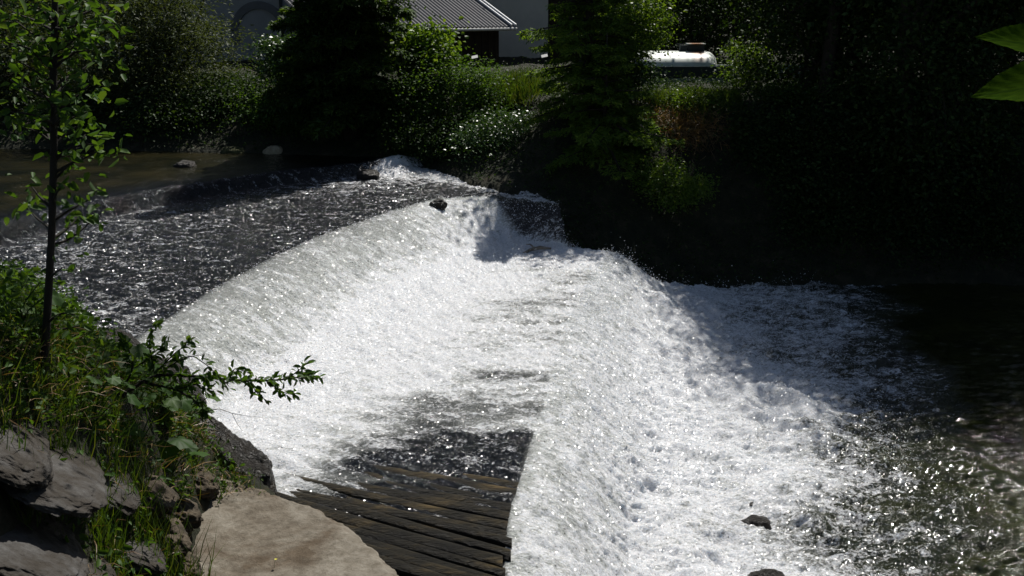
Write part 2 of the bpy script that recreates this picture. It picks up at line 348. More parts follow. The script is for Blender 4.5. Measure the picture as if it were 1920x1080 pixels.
def water_mat():
    m, nt, out = newmat('weir_water'); L = nt.links.new
    A = lambda n: N(nt, 'ShaderNodeAttribute', attribute_name=n)
    fo, fl, fa, bd = A('foam'), A('flow'), A('fall'), A('bed')
    mp = N(nt, 'ShaderNodeMapping'); mp.inputs['Scale'].default_value = (1.0, 1.75, 1.2); L(fl.outputs['Vector'], mp.inputs[0])
    mf = N(nt, 'ShaderNodeMapping'); mf.inputs['Scale'].default_value = (1.0, 1.75, 1.2); L(fl.outputs['Vector'], mf.inputs[0])
    mm = N(nt, 'ShaderNodeMix', data_type='VECTOR'); L(fa.outputs['Fac'], mm.inputs[0]); L(mp.outputs[0], mm.inputs[4]); L(mf.outputs[0], mm.inputs[5])
    n1 = N(nt, 'ShaderNodeTexNoise', Scale=3.2, Detail=9, Roughness=.66, Distortion=.6); L(mm.outputs[1], n1.inputs['Vector'])
    n2 = N(nt, 'ShaderNodeTexNoise', Scale=19, Detail=6, Roughness=.7, Distortion=.3); L(mm.outputs[1], n2.inputs['Vector'])
    a = N(nt, 'ShaderNodeMath', operation='MULTIPLY_ADD'); L(n1.outputs[0], a.inputs[0]); a.inputs[1].default_value = 2.1; a.inputs[2].default_value = -1.05
    b = N(nt, 'ShaderNodeMath', operation='MULTIPLY_ADD'); L(n2.outputs[0], b.inputs[0]); b.inputs[1].default_value = 1.9; b.inputs[2].default_value = -.95
    s = N(nt, 'ShaderNodeMath', operation='ADD'); L(a.outputs[0], s.inputs[0]); L(b.outputs[0], s.inputs[1])
    s2 = N(nt, 'ShaderNodeMath', operation='ADD'); L(s.outputs[0], s2.inputs[0]); L(fo.outputs['Fac'], s2.inputs[1])
    gate = N(nt, 'ShaderNodeMapRange'); L(fo.outputs['Fac'], gate.inputs[0]); gate.inputs[1].default_value = .0; gate.inputs[2].default_value = .12
    mr = N(nt, 'ShaderNodeMapRange'); L(s2.outputs[0], mr.inputs[0]); mr.inputs[1].default_value = .32; mr.inputs[2].default_value = .78
    mk = N(nt, 'ShaderNodeMath', operation='MULTIPLY'); L(mr.outputs[0], mk.inputs[0]); L(gate.outputs[0], mk.inputs[1])
    # froth
    n3 = N(nt, 'ShaderNodeTexNoise', Scale=38, Detail=5, Roughness=.75); L(fl.outputs['Vector'], n3.inputs['Vector'])
    cr_ = ramp(nt, n3.outputs[0], [(.32, (.60, .62, .65)), (.58, (.90, .91, .93))])
    bm = N(nt, 'ShaderNodeBump', Strength=.9, Distance=.03); L(n3.outputs[0], bm.inputs['Height'])
    bm2 = N(nt, 'ShaderNodeBump', Strength=.7, Distance=.08); L(n2.outputs[0], bm2.inputs['Height']); L(bm.outputs[0], bm2.inputs['Normal'])
    fp = N(nt, 'ShaderNodeBsdfPrincipled', Roughness=.35); fp.inputs['Specular IOR Level'].default_value = .4
    n5 = N(nt, 'ShaderNodeTexNoise', Scale=30, Detail=3, Roughness=.8); L(fl.outputs['Vector'], n5.inputs['Vector'])
    fp.inputs['Subsurface Weight'].default_value = .6; fp.inputs['Subsurface Radius'].default_value = (.06, .065, .07); fp.inputs['Subsurface Scale'].default_value = 1.0
    bc = N(nt, 'ShaderNodeBump', Strength=1.0, Distance=.06); L(n5.outputs[0], bc.inputs['Height']); fp.inputs['Coat Weight'].default_value = .9; fp.inputs['Coat Roughness'].default_value = .09; fp.inputs['Coat IOR'].default_value = 1.33; L(bc.outputs[0], fp.inputs['Coat Normal'])
    L(cr_.outputs[0], fp.inputs['Base Color']); L(bm2.outputs[0], fp.inputs['Normal'])
    vo = N(nt, 'ShaderNodeTexVoronoi', Scale=58); L(fl.outputs['Vector'], vo.inputs['Vector'])
    vs = N(nt, 'ShaderNodeVectorMath', operation='SUBTRACT'); L(vo.outputs['Color'], vs.inputs[0]); vs.inputs[1].default_value = (.5, .5, .5)
    vm = N(nt, 'ShaderNodeVectorMath', operation='SCALE'); L(vs.outputs[0], vm.inputs[0]); vm.inputs['Scale'].default_value = 2.5
    gn = N(nt, 'ShaderNodeNewGeometry'); va = N(nt, 'ShaderNodeVectorMath', operation='ADD'); L(gn.outputs['Normal'], va.inputs[0]); L(vm.outputs[0], va.inputs[1])
    vn_ = N(nt, 'ShaderNodeVectorMath', operation='NORMALIZE'); L(va.outputs[0], vn_.inputs[0]); L(vn_.outputs[0], fp.inputs['Coat Normal']); fp.inputs['Coat Roughness'].default_value = .2
    # clear water over a dark bed
    nb = N(nt, 'ShaderNodeTexNoise', Scale=1.1, Detail=6); L(fl.outputs['Vector'], nb.inputs['Vector'])
    c_up = ramp(nt, nb.outputs[0], [(.35, (.005, .006, .003)), (.7, (.022, .019, .008))])
    c_lo = ramp(nt, nb.outputs[0], [(.3, (.008, .011, .004)), (.75, (.024, .027, .007))])
    d1 = N(nt, 'ShaderNodeMix', data_type='RGBA'); cl1 = N(nt, 'ShaderNodeClamp'); L(bd.outputs['Fac'], cl1.inputs[0]); L(cl1.outputs[0], d1.inputs[0])
    d1.inputs[6].default_value = (.006, .007, .009, 1); L(c_up.outputs[0], d1.inputs[7])
    g2 = N(nt, 'ShaderNodeMath', operation='SUBTRACT'); L(bd.outputs['Fac'], g2.inputs[0]); g2.inputs[1].default_value = 1; g2.use_clamp = True
    d2_ = N(nt, 'ShaderNodeMix', data_type='RGBA'); L(g2.outputs[0], d2_.inputs[0]); L(d1.outputs[2], d2_.inputs[6]); L(c_lo.outputs[0], d2_.inputs[7])
    mw = N(nt, 'ShaderNodeMapping'); mw.inputs['Scale'].default_value = (1, 1.6, 1); L(fl.outputs['Vector'], mw.inputs[0])
    n4 = N(nt, 'ShaderNodeTexNoise', Scale=22, Detail=4, Roughness=.6, Distortion=.5); L(mw.outputs[0], n4.inputs['Vector'])
    bw = N(nt, 'ShaderNodeBump', Strength=.55, Distance=.05); L(n4.outputs[0], bw.inputs['Height'])
    # calmer upstream
    st = N(nt, 'ShaderNodeMapRange'); L(fo.outputs['Fac'], st.inputs[0]); st.inputs[1].default_value = -.05; st.inputs[2].default_value = .1; st.inputs[3].default_value = .32; st.inputs[4].default_value = .9
    L(st.outputs[0], bw.inputs['Strength'])
    ae = N(nt, 'ShaderNodeMapRange'); _x = N(nt, 'ShaderNodeMath', operation='MULTIPLY_ADD'); L(fa.outputs['Fac'], _x.inputs[0]); _x.inputs[1].default_value = .50; L(fo.outputs['Fac'], _x.inputs[2]); L(_x.outputs[0], ae.inputs[0]); ae.inputs[1].default_value = .42; ae.inputs[2].default_value = .9
    d3_ = N(nt, 'ShaderNodeMix', data_type='RGBA'); L(ae.outputs[0], d3_.inputs[0]); L(d2_.outputs[2], d3_.inputs[6]); d3_.inputs[7].default_value = (.37, .385, .365, 1)
    wp = N(nt, 'ShaderNodeBsdfPrincipled', Roughness=.07, IOR=1.33); L(d3_.outputs[2], wp.inputs['Base Color']); L(bw.outputs[0], wp.inputs['Normal'])
    L(vn_.outputs[0], wp.inputs['Coat Normal']); wp.inputs['Coat Roughness'].default_value = .2; wp.inputs['Coat IOR'].default_value = 1.33
    cw = N(nt, 'ShaderNodeMapRange'); L(fo.outputs['Fac'], cw.inputs[0]); cw.inputs[1].default_value = .03; cw.inputs[2].default_value = .2; L(cw.outputs[0], wp.inputs['Coat Weight'])
    mx = N(nt, 'ShaderNodeMixShader'); L(mk.outputs[0], mx.inputs[0]); L(wp.outputs[0], mx.inputs[1]); L(fp.outputs[0], mx.inputs[2])
    L(mx.outputs[0], out.inputs[0]); return m
M['water'] = water_mat()
struct(link('water', me, M['water'], None, True), 'river falling over three low steps in white froth, dark where it is clear')
WPTS = (V.reshape(nt_, ns, 3), seg, foam)

# ------------------------------------------------------------------ leaves
TPL = {
 'quad': (np.array([(0,0,0),(.48,.5,.10),(1,0,-.05),(.48,-.5,.10)], float), np.array([(0,1,2,3)])),
 'leaf': (np.array([(0,0,0),(.25,.42,.10),(.68,.40,.08),(1,0,-.14),(.68,-.40,.08),(.25,-.42,.10)], float), np.array([(0,1,2,3),(0,3,4,5)])),
 'blade': (np.array([(0,-.5,0),(0,.5,0),(.55,.38,.10),(.55,-.38,.10),(1,.02,-.12),(1,-.02,-.12)], float), np.array([(0,1,2,3),(3,2,4,5)])),
}
def unit(v): return v / (np.linalg.norm(v, axis=-1, keepdims=True) + 1e-9)
def leaf_arr(pos, dirs, nrm, L, Wd, tpl='quad'):
    T, Fq = TPL[tpl]; n = len(pos)
    d = unit(dirs); nn = unit(nrm - (nrm * d).sum(-1, keepdims=True) * d); s = np.cross(nn, d)
    L = np.broadcast_to(L, (n,)); Wd = np.broadcast_to(Wd, (n,))
    V = pos[:, None] + T[None, :, 0, None] * (d * L[:, None])[:, None] + T[None, :, 1, None] * (s * Wd[:, None])[:, None] + T[None, :, 2, None] * (nn * L[:, None])[:, None]
    q = (Fq[None] + (np.arange(n) * len(T))[:, None, None]).reshape(-1, 4)
    return V.reshape(-1, 3), q
def leaf_cloud(pos, L, w=.55, tpl='quad', droop=.3, upn=.7, out=None, r=rng):
    n = len(pos); d = r.normal(size=(n, 3)); d[:, 2] = d[:, 2] * .5 - droop
    if out is not None: d += out * .9
    nr = r.normal(size=(n, 3)) * .8 + np.array([0, 0, upn])
    Ls = L * r.uniform(.6, 1.3, n)
    return leaf_arr(pos, d, nr, Ls, Ls * w, tpl)
def join_arr(parts):
    V = []; Q = []; k = 0
    for v, q in parts: V.append(v); Q.append(q + k); k += len(v)
    return np.concatenate(V), np.concatenate(Q)
def leaf_obj(name, arr, mat, parent=None):
    me = fast_mesh(name, arr[0], arr[1]); return link(name, me, mat, parent)
def curve(a, b, bend=.15, n=7, r=rng, sag=0.0):
    a = np.asarray(a, float); b = np.asarray(b, float); L = np.linalg.norm(b - a)
    t = np.linspace(0, 1, n)[:, None]; off = r.normal(size=3) * bend * L
    p = a * (1 - t) + b * t + off * np.sin(t * math.pi) * .5 + r.normal(size=(n, 3)) * bend * .06 * L * np.sin(t * math.pi)
    p[:, 2] -= sag * L * (t[:, 0] ** 2); return p

def broad(name, label, cat, base, ctr, rad, clumps, per, leaf, mat, group=None, trunk_r=.08, limbs=14, sig=.28, wood='bark', stems=1, tpl='quad', seed=1, w=.55, shell=.45, parts=('trunk', 'crown'), flat=.6, keep=None):
    """tree or shrub: stems from base into an uneven crown of leaf clumps round ctr (world coordinates)"""
    r = np.random.default_rng(seed); base = np.array(base, float); ctr = np.array(ctr, float); rad = np.array(rad, float)
    root = thing(name, label, cat, base, group)
    u = unit(r.normal(size=(clumps, 3))); rr = r.uniform(0, 1, clumps) ** shell
    lob = 1 + .38 * fbm(u[:, 0] * 1.7 + seed, u[:, 1] * 1.7, u[:, 2] * 1.7, o=2, seed=seed)
    C = ctr + u * (rr * lob)[:, None] * rad
    if keep is not None: C = C[keep(C)]
    C[:, 2] = np.maximum(C[:, 2], terrain(C[:, 0], C[:, 1]) + .1)
    mb = MB(); tips = []
    top = ctr + np.array([0, 0, rad[2] * .55])
    for k in range(stems):
        tip = top if stems == 1 else ctr + r.normal(size=3) * rad * .45
        b0 = base + (0 if stems == 1 else r.normal(size=3) * np.array([.12, .12, 0]) * (1 + rad[0] * .3))
        b0[2] = base[2] - .25
        p = curve(b0, tip, .10, 10, r); mb.tube(p - base, np.linspace(trunk_r, trunk_r * .25, 10), 7); tips.append(p)
    idx = r.choice(len(C), min(limbs, len(C)), replace=False)
    for i in idx:
        st = tips[r.integers(len(tips))]; k = r.integers(3, 9); s = st[k]
        q = curve(s, C[i], .18, 7, r); mb.tube(q - base, np.linspace(trunk_r * .38, trunk_r * .08, 7), 5, cap=False)
    mb.build(parts[0], M[wood], root, True)
    P = np.repeat(C, per, 0); n = len(P); s = sig * r.uniform(.6, 1.5, len(C)).repeat(per)
    off = r.normal(size=(n, 3)) * s[:, None] * np.array([1, 1, flat]); P = P + off
    P[:, 2] = np.maximum(P[:, 2], base[2] - 1.2)
    arr = leaf_cloud(P, leaf, w, tpl, out=unit(off), r=r)
    leaf_obj(parts[1], (arr[0] - base, arr[1]), M[mat], root)
    return root

def spruce(label, base, h, rbot, group=None, seed=3, leaf=.085, zlow=.06, dens=1.0, levels=None, mat='needle'):
    r = np.random.default_rng(seed); base = np.array(base, float)
    root = thing('spruce_tree', label, 'tree', base, group)
    mb = MB(); tp = np.stack([np.zeros(9), np.zeros(9), np.linspace(-.3, h, 9)], -1); mb.tube(tp, np.linspace(.035 * h * .55 + .03, .01, 9), 8)
    P = []; Dd = []; LL = []
    lv = levels or int(h / .26)
    for i in range(lv):
        t = i / lv; z = h * (zlow + (1 - zlow) * t); Lb = rbot * (1 - t) ** .85 * r.uniform(.8, 1.15) + .08
        nb = max(4, int(9 - 4 * t)); ph = r.uniform(0, 6.28)
        for b in range(nb):
            a = ph + b * 6.283 / nb + r.uniform(-.25, .25); L = Lb * r.uniform(.45, 1.3); z = h * (zlow + (1 - zlow) * t) + r.uniform(-.15, .15)
            d = np.array([math.cos(a), math.sin(a), 0]); n = 8; tt = np.linspace(0, 1, n)
            rise = r.uniform(-.05, .12) + .25 * t
            pts = d * (tt * L)[:, None]; pts[:, 2] = z + L * (rise * tt - .42 * (1 - t * .6) * tt ** 2 + .16 * tt ** 3)
            mb.tube(pts, np.linspace(.018 * (.4 + L), .004, n), 4, cap=False)
            m = int((14 + 36 * L) * dens); s = r.uniform(.12, 1, m) ** .8; k = s * (n - 1); i0 = np.minimum(k.astype(int), n - 2); f = (k - i0)[:, None]
            q = pts[i0] * (1 - f) + pts[i0 + 1] * f; side = np.array([-d[1], d[0], 0]) * r.choice([-1, 1], m)[:, None]
            tw = .34 * L * (1 - s) ** .7 + .08
            e = r.uniform(.0, 1, m)[:, None]
            q = q + side * tw[:, None] * e * .9; q[:, 2] -= e[:, 0] ** 2 * tw * .35 + r.uniform(0, .05, m)
            P.append(q); Dd.append(side * .8 + d * r.uniform(.3, .9, m)[:, None] + r.normal(size=(m, 3)) * .25 - np.array([0, 0, .25])); LL.append(np.full(m, leaf) * r.uniform(.8, 1.5, m))
    mb.build('trunk', M['bark'], root, True)
    P = np.concatenate(P); Dd = np.concatenate(Dd); LL = np.concatenate(LL)
    P2 = np.repeat(P, 3, 0) + r.normal(size=(len(P) * 3, 3)) * .022; D2 = np.repeat(Dd, 3, 0) + r.normal(size=(len(P) * 3, 3)) * .35; L2 = np.repeat(LL, 3)
    nr = r.normal(size=D2.shape) * .4 + np.array([0, 0, 1])
    leaf_obj('crown', leaf_arr(P2, D2, nr, L2 * 1.2, L2 * .34, 'quad'), M[mat], root)
    return root

def gp(px, Y, dz=0.0):      # ground point under pixel column px at distance Y
    x = (px - 960) / F / math.cos(PITCH) * Y * .985; return (x, Y, tz(x, Y) + dz)
def hit(px, py, y0=4.0, y1=60.0):   # where the view through a pixel meets the ground
    Y = np.linspace(y0, y1, 3000); u = (px - 960) / F; v = (py - 540) / F
    dy = math.cos(PITCH) - v * math.sin(PITCH); dz = -math.sin(PITCH) - v * math.cos(PITCH)
    X = u / dy * Y; Zr = CAM[2] + dz / dy * Y; k = np.argmax(terrain(X, Y) > Zr)
    return np.array([X[k], Y[k], terrain(X[k:k+1], Y[k:k+1])[0]])
def plane(px, py, z):
    u = (px - 960) / F; v = (py - 540) / F
    d = np.array([u, math.cos(PITCH) - v * math.sin(PITCH), -math.sin(PITCH) - v * math.cos(PITCH)])
    return CAM + d * ((z - CAM[2]) / d[2])

# ------------------------------------------------------------------ rocks
def rock(name, label, p, size, mat, cat='rock', group=None, seed=1, rot=0, tilt=(0, 0), sub=4, rough=.28, sharp=1.5, parent=None, up=None, along=None):
    import bmesh
    bm = bmesh.new(); bmesh.ops.create_icosphere(bm, subdivisions=sub, radius=1)
    v = np.array([x.co[:] for x in bm.verts])
    n = fbm(v[:, 0] * sharp + seed * 3.1, v[:, 1] * sharp, v[:, 2] * sharp, o=5, seed=seed, g=.55)
    v = v * (1 + rough * n)[:, None]; v = np.sign(v) * np.abs(v) ** .85
    v *= np.array(size)
    Mx = np.array((Matrix.Rotation(rot, 3, 'Z') @ Matrix.Rotation(tilt[1], 3, 'Y') @ Matrix.Rotation(tilt[0], 3, 'X')))
    if up is not None:
        uz = np.array(up) / np.linalg.norm(up); ux = np.array(along, float); ux -= ux @ uz * uz; ux /= np.linalg.norm(ux); Mx = np.stack([ux, np.cross(uz, ux), uz], 1)
    v = v @ Mx.T
    for x, c in zip(bm.verts, v): x.co = c
    me = bpy.data.meshes.new(name); bm.to_mesh(me); bm.free()
    o = link(name, me, M[mat], parent, True); o.location = p
    if label: tag(o, label, cat, group)
    return o

# near bank revetment slabs
slabs = [((95, 850), (.85, .42, .16), .9, 'large pale grey rock slab bedded in the near bank slope', 11),
         ((40, 985), (.7, .42, .15), .8, 'grey rock slab at the bottom left corner of the bank slope', 12),
         ((255, 1000), (.42, .30, .12), .95, 'smaller grey rock slab in grass beside the concrete apron', 13),
         ((215, 880), (.48, .26, .12), .9, 'narrow grey rock slab between the big pale slab and the leafy weeds', 14),
         ((15, 800), (.6, .35, .15), .8, 'dark earthy rock slab under the sapling at the left edge', 15),
         ((395, 1040), (.42, .16, .10), 1.05, 'long narrow rock lying against the inner edge of the concrete', 16),
         ((150, 1050), (.5, .3, .12), .85, 'grey rock slab half buried in weeds at the bottom of the slope', 17)]
for (px, sz, rz, lb, sd) in slabs:
    p = hit(px[0], px[1]); n = np.array([.55, .30, .78])
    rock('rock_slab', lb, p - np.array([.05, .03, .07]), (sz[0] * .98, sz[1] * 1.0, sz[2] * .55), 'rock', group='rock slabs on the near bank', seed=sd, rough=.28, sharp=2.0, sub=6, up=(.53 + .1 * math.sin(sd), .29, .8), along=(-.48, .88, .15 * math.cos(sd * 2)))
# wet rock wall at the waterline
for k, (px_, py_, sz_, lb) in enumerate([((372), 905, (.24, .16, .12), 'brown earthy stone at the top inner corner of the concrete slab'), (345, 965, (.22, .12, .1), 'brown stone halfway down the inner edge of the concrete slab'), (318, 1010, (.26, .13, .1), 'earthy stone below the others along the concrete slab'), (285, 935, (.3, .18, .1), 'flat brown stone under the lowest broad leaf'), (345, 1060, (.2, .12, .08), 'small earthy stone at the bottom edge beside the concrete slab')]):
    p = hit(px_, py_); rock('stone', lb, p, sz_, 'earth_rock', cat='stone', group='earthy stones along the concrete slab', seed=80 + k, rough=.5, sharp=2.4, sub=5, up=(.4, .2, .8), along=(-.48, .88, .1))
wet = [((-3.38, 10.25, 1.1), (.66, .42, .62), .8, 'dark wet rock face under the leafy weeds, beside the white water', 31),
       ((-4.0, 11.05, 1.45), (.6, .4, .6), .7, 'wet black boulder under the overhanging branch, upstream on the waterline', 32),
       ((-2.75, 9.75, 1.15), (.5, .3, .45), .9, 'low wet rock where the concrete apron meets the water', 33),
       ((-4.75, 11.75, 1.85), (.4, .3, .32), .6, 'dark rock splashed at the left end of the middle step', 34)]
for p, sz, rz, lb, sd in wet: rock('boulder', lb, p, sz, 'wet_rock', group='wet rocks at the near waterline', seed=sd, rot=rz * -1.1, rough=.4, sharp=1.8, sub=5)
rock('boulder', 'round dark mossy rock standing alone in the upper river', plane(347, 318, 2.2) + np.array([0, 0, .05]), (.24, .2, .17), 'wet_rock', rough=.5, seed=41)
rock('boulder', 'pale sunlit boulder on the far shore below the shrubs', plane(513, 294, 2.2) + np.array([0, .1, .08]), (.26, .2, .2), 'pale_rock', group='boulders on the far shore', rough=.5, seed=42)
rock('boulder', 'low brown mossy boulder left of the pale one on the far shore', plane(437, 292, 2.2) + np.array([0, .1, .03]), (.34, .26, .2), 'moss_rock', group='boulders on the far shore', seed=43)
rock('boulder', 'small reddish stone right of the pale boulder on the far shore', plane(549, 293, 2.2) + np.array([0, .1, .0]), (.19, .16, .12), 'pale_rock', group='boulders on the far shore', seed=44)
rock('boulder', 'dark stone breaking the white water near the crest of the middle step', plane(822, 384, 1.95), (.15, .1, .13), 'wet_rock', seed=45, sub=4, rough=.6)
rock('boulder', 'brown stones at the far end of the upper step', plane(690, 330, 2.08), (.26, .18, .14), 'wet_rock', seed=46)
for k, (px, py, s, lb) in enumerate([(1412, 940, .17, 'flat dark stone just breaking the white water of the lower pool'), (1418, 972, .19, 'largest dark stone in the white water below the timber step'),
        (1440, 1072, .19, 'dark stone at the bottom edge of the white water')]):
    rock('boulder', lb, plane(px, py, 0.10) + np.array([0, 0, -.095]), (s * 1.0, s * .6, s * .55), 'wet_rock', group='dark stones in the lower pool', seed=50 + k, sub=4, rough=.4, sharp=1.8)

# ------------------------------------------------------------------ concrete apron
def concrete_mat():
    m, nt, out = newmat('concrete'); L = nt.links.new
    tc = N(nt, 'ShaderNodeTexCoord'); O = tc.outputs['Object']
    def nz(sc, d=8, ro=.6, dist=0): n = N(nt, 'ShaderNodeTexNoise', Scale=sc, Detail=d, Roughness=ro, Distortion=dist); L(O, n.inputs['Vector']); return n.outputs[0]
    a, b, c = nz(1.1, 9, .65, .8), nz(9, 8, .7), nz(55, 5, .7)
    base = ramp(nt, b, [(.3, (.11, .095, .072)), (.5, (.19, .172, .142)), (.72, (.28, .262, .225))])
    st = ramp(nt, a, [(.40, (.34, .25, .16)), (.58, (.92, .90, .86))]); m1 = N(nt, 'ShaderNodeMixRGB', blend_type='MULTIPLY'); m1.inputs[0].default_value = .85; L(base.outputs[0], m1.inputs[1]); L(st.outputs[0], m1.inputs[2])
    sp = ramp(nt, c, [(.30, (.35, .32, .28)), (.42, (1, 1, 1))]); m2 = N(nt, 'ShaderNodeMixRGB', blend_type='MULTIPLY'); m2.inputs[0].default_value = .8; L(m1.outputs[0], m2.inputs[1]); L(sp.outputs[0], m2.inputs[2])
    p = N(nt, 'ShaderNodeBsdfPrincipled', Roughness=.85); p.inputs['Specular IOR Level'].default_value = .25; L(m2.outputs[0], p.inputs['Base Color'])
    b1 = N(nt, 'ShaderNodeBump', Strength=.6, Distance=.012); L(c, b1.inputs['Height']); b2_ = N(nt, 'ShaderNodeBump', Strength=.6, Distance=.05); L(b, b2_.inputs['Height']); L(b1.outputs[0], b2_.inputs['Normal']); L(b2_.outputs[0], p.inputs['Normal'])
    L(p.outputs[0], out.inputs[0]); return m
M['concrete'] = concrete_mat()
def concrete():
    ol = [(312, 886), (360, 884), (430, 897), (486, 915), (540, 932), (600, 952), (650, 984), (695, 1022), (735, 1060), (775, 1110), (800, 1180), (540, 1180), (350, 1082), (325, 1015), (305, 950)]
    P = np.array([plane(a, b, 1.5)[:2] for a, b in ol])
    # dense top by sampling a grid inside the outline, lofted left edge -> right edge
    A = P[[14, 0, 1, 2, 3, 4, 5, 6, 7, 8, 9, 10]]; 
    left = np.array([P[0], P[14], P[13], P[12], P[11]]); right = P[1:11]
    def res(Q, n):
        l = np.concatenate([[0], np.cumsum(np.hypot(*np.diff(Q, axis=0).T))]); t = np.linspace(0, l[-1], n)
        return np.stack([np.interp(t, l, Q[:, 0]), np.interp(t, l, Q[:, 1])], -1)
    nu, nv = 150, 90; Lq = res(left, nu); Rq = res(right, nu); t = np.linspace(0, 1, nv)[None, :, None]
    G = Lq[:, None] * (1 - t) + Rq[:, None] * t; X, Y = G[..., 0], G[..., 1]
    e = np.minimum(np.minimum(t[..., 0] * 1.0, 1 - t[..., 0]) * 2, .2) / .2
    jag = fbm(X * 6, Y * 6, o=5, seed=77, g=.6) * .03
    Zt = 1.5 + .012 * fbm(X * 2, Y * 2, o=5, seed=70) + .006 * fbm(X * 20, Y * 20, o=3, seed=71) - .03 * (1 - sst(1 - t[..., 0], 0, .06)) 
    rough_end = sst(np.linspace(0, 1, nu)[:, None] * np.ones((1, nv)), .42, .15); Zt += rough_end * .07 * fbm(X * 6, Y * 6, o=5, seed=72) + .02 * fbm(X * 1.5, Y * 1.5, o=3, seed=75); jag = jag * (1.0 + rough_end)
    Xj = X + jag * (t[..., 0] > .97); Yj = Y + jag * (t[..., 0] > .97)
    V = np.stack([Xj, Yj, Zt], -1)
    # skirt
    S = V[:, -1:, :].copy(); rows = [V]
    for dz, dx in ((.12, .012), (.3, .0), (.8, -.05)):
        q = S.copy(); q[..., 2] -= dz; q[..., 0] += dx; q[..., 1] += dx * .5; q[..., 0] += (fbm(q[..., 0] * 6, q[..., 2] * 6, o=3, seed=73)) * .03; rows.append(q)
    V = np.concatenate(rows, 1); V = np.concatenate([V[:1] * np.array([1, 1, 1]) - np.array([0, 0, .8]), V], 0)
    me = grid_mesh('concrete_apron', V.reshape(-1, 3), V.shape[0], V.shape[1])
    tag(link('concrete_apron', me, M['concrete'], None, True), 'weathered sunlit concrete slab with rounded edge on the near bank beside the timber step', 'concrete slab')
concrete()

# ------------------------------------------------------------------ timber step
M['log'] = rough_mat('log', [(0.32, (.003, .003, .002)), (0.5, (.012, .010, .005)), (0.62, (.045, .033, .014)), (0.82, (.16, .11, .042))], 2.2, bump=1.0, dist=.05, bscale=16, rough=.5, spec=.2, stretch=(.5, 2.5, 2.5))
M['moss_timber'] = rough_mat('moss_timber', [(0.3, (.008, .010, .004)), (0.6, (.03, .035, .010)), (0.8, (.07, .06, .02))], 5, bump=1, dist=.03, rough=.5)
deck = thing('timber_step', 'weir platform of dark wet logs side by side, dry near the concrete apron', 'weir timbers', (0, 9, 1.0))
off = np.array([0, 9, 1.0]); r = np.random.default_rng(5)
yy = 5.6; k = 0
while yy < 11.6:
    rad = r.uniform(.068, .10)
    xe = np.interp(yy, [7.2, 8.1, 9, 9.7, 10.3, 11.6], [-.22, -.12, .02, .12, .17, .36]) + r.uniform(-.05, .03)
    sl_ = np.interp(yy, [7.2, 8.5, 9.6, 11.5], [.66, .52, .38, .26]); n = 46; L = 4.6
    t = np.linspace(0, 1, n); px_ = xe - L * t; py_ = yy + L * t * sl_ + .02 * np.sin(t * 7 + k)
    pz = 1.05 - rad * .85 + .012 * np.sin(t * 9 + k * 2) + r.uniform(-.03, .03); th = np.linspace(0, 2 * math.pi, 22, endpoint=False)
    rr = rad * (1 + .25 * t)[:, None] * (1 + .13 * fbm(t[:, None] * 3 + k * 9, np.cos(th)[None] * 2.4, np.sin(th)[None] * 2.4 + t[:, None] * 0, o=3, seed=k) + .07 * fbm(t[:, None] * 60 * .3 + k, np.cos(th)[None] * 6, np.sin(th)[None] * 6 + t[:, None] * 0, o=2, seed=k + 50))
    V = np.stack([px_[:, None] + rr * 0, py_[:, None] + np.cos(th)[None] * rr, pz[:, None] + np.sin(th)[None] * rr * .85], -1)
    mb = MB(); f = [(i*22+j, i*22+(j+1) % 22, (i+1)*22+(j+1) % 22, (i+1)*22+j) for i in range(n-1) for j in range(22)] + [tuple(range(22))[::-1]]
    mb.add(V.reshape(-1, 3) - off, f); mb.build('log', M['log'], deck, True)
    yy += rad * 1.95; k += 1
mb = MB(); ys = np.linspace(6.9, 12.2, 30)
for j, z in enumerate((.72, .44, .16, -.12)):
    xs = np.interp(ys, [7.2, 8.1, 9, 9.7, 10.3, 12], [-.22, -.12, .02, .12, .17, .36]) - .05 + .012 * j
    mb2 = MB(); mb2.tube(np.stack([xs, ys, z + .02 * np.sin(ys * 3 + j)], -1) - off, .145 + .012 * np.sin(ys * 5 + 2 * j), 14); mb2.build('crib_beam', M['moss_timber'], deck, True)
fill = MB(); ys = np.linspace(6.8, 12, 40); V = []
for yv in ys:
    xe = np.interp(yv, [7.2, 9, 10.3, 12], [-.35, -.12, .03, .2]); V += [(xe, yv, .9), (xe - 5, yv + 2.2, .88)]
fill.add(np.array(V) - off, [(2*i, 2*i+2, 2*i+3, 2*i+1) for i in range(39)]); fill.build('infill', M['wet_rock'], deck)

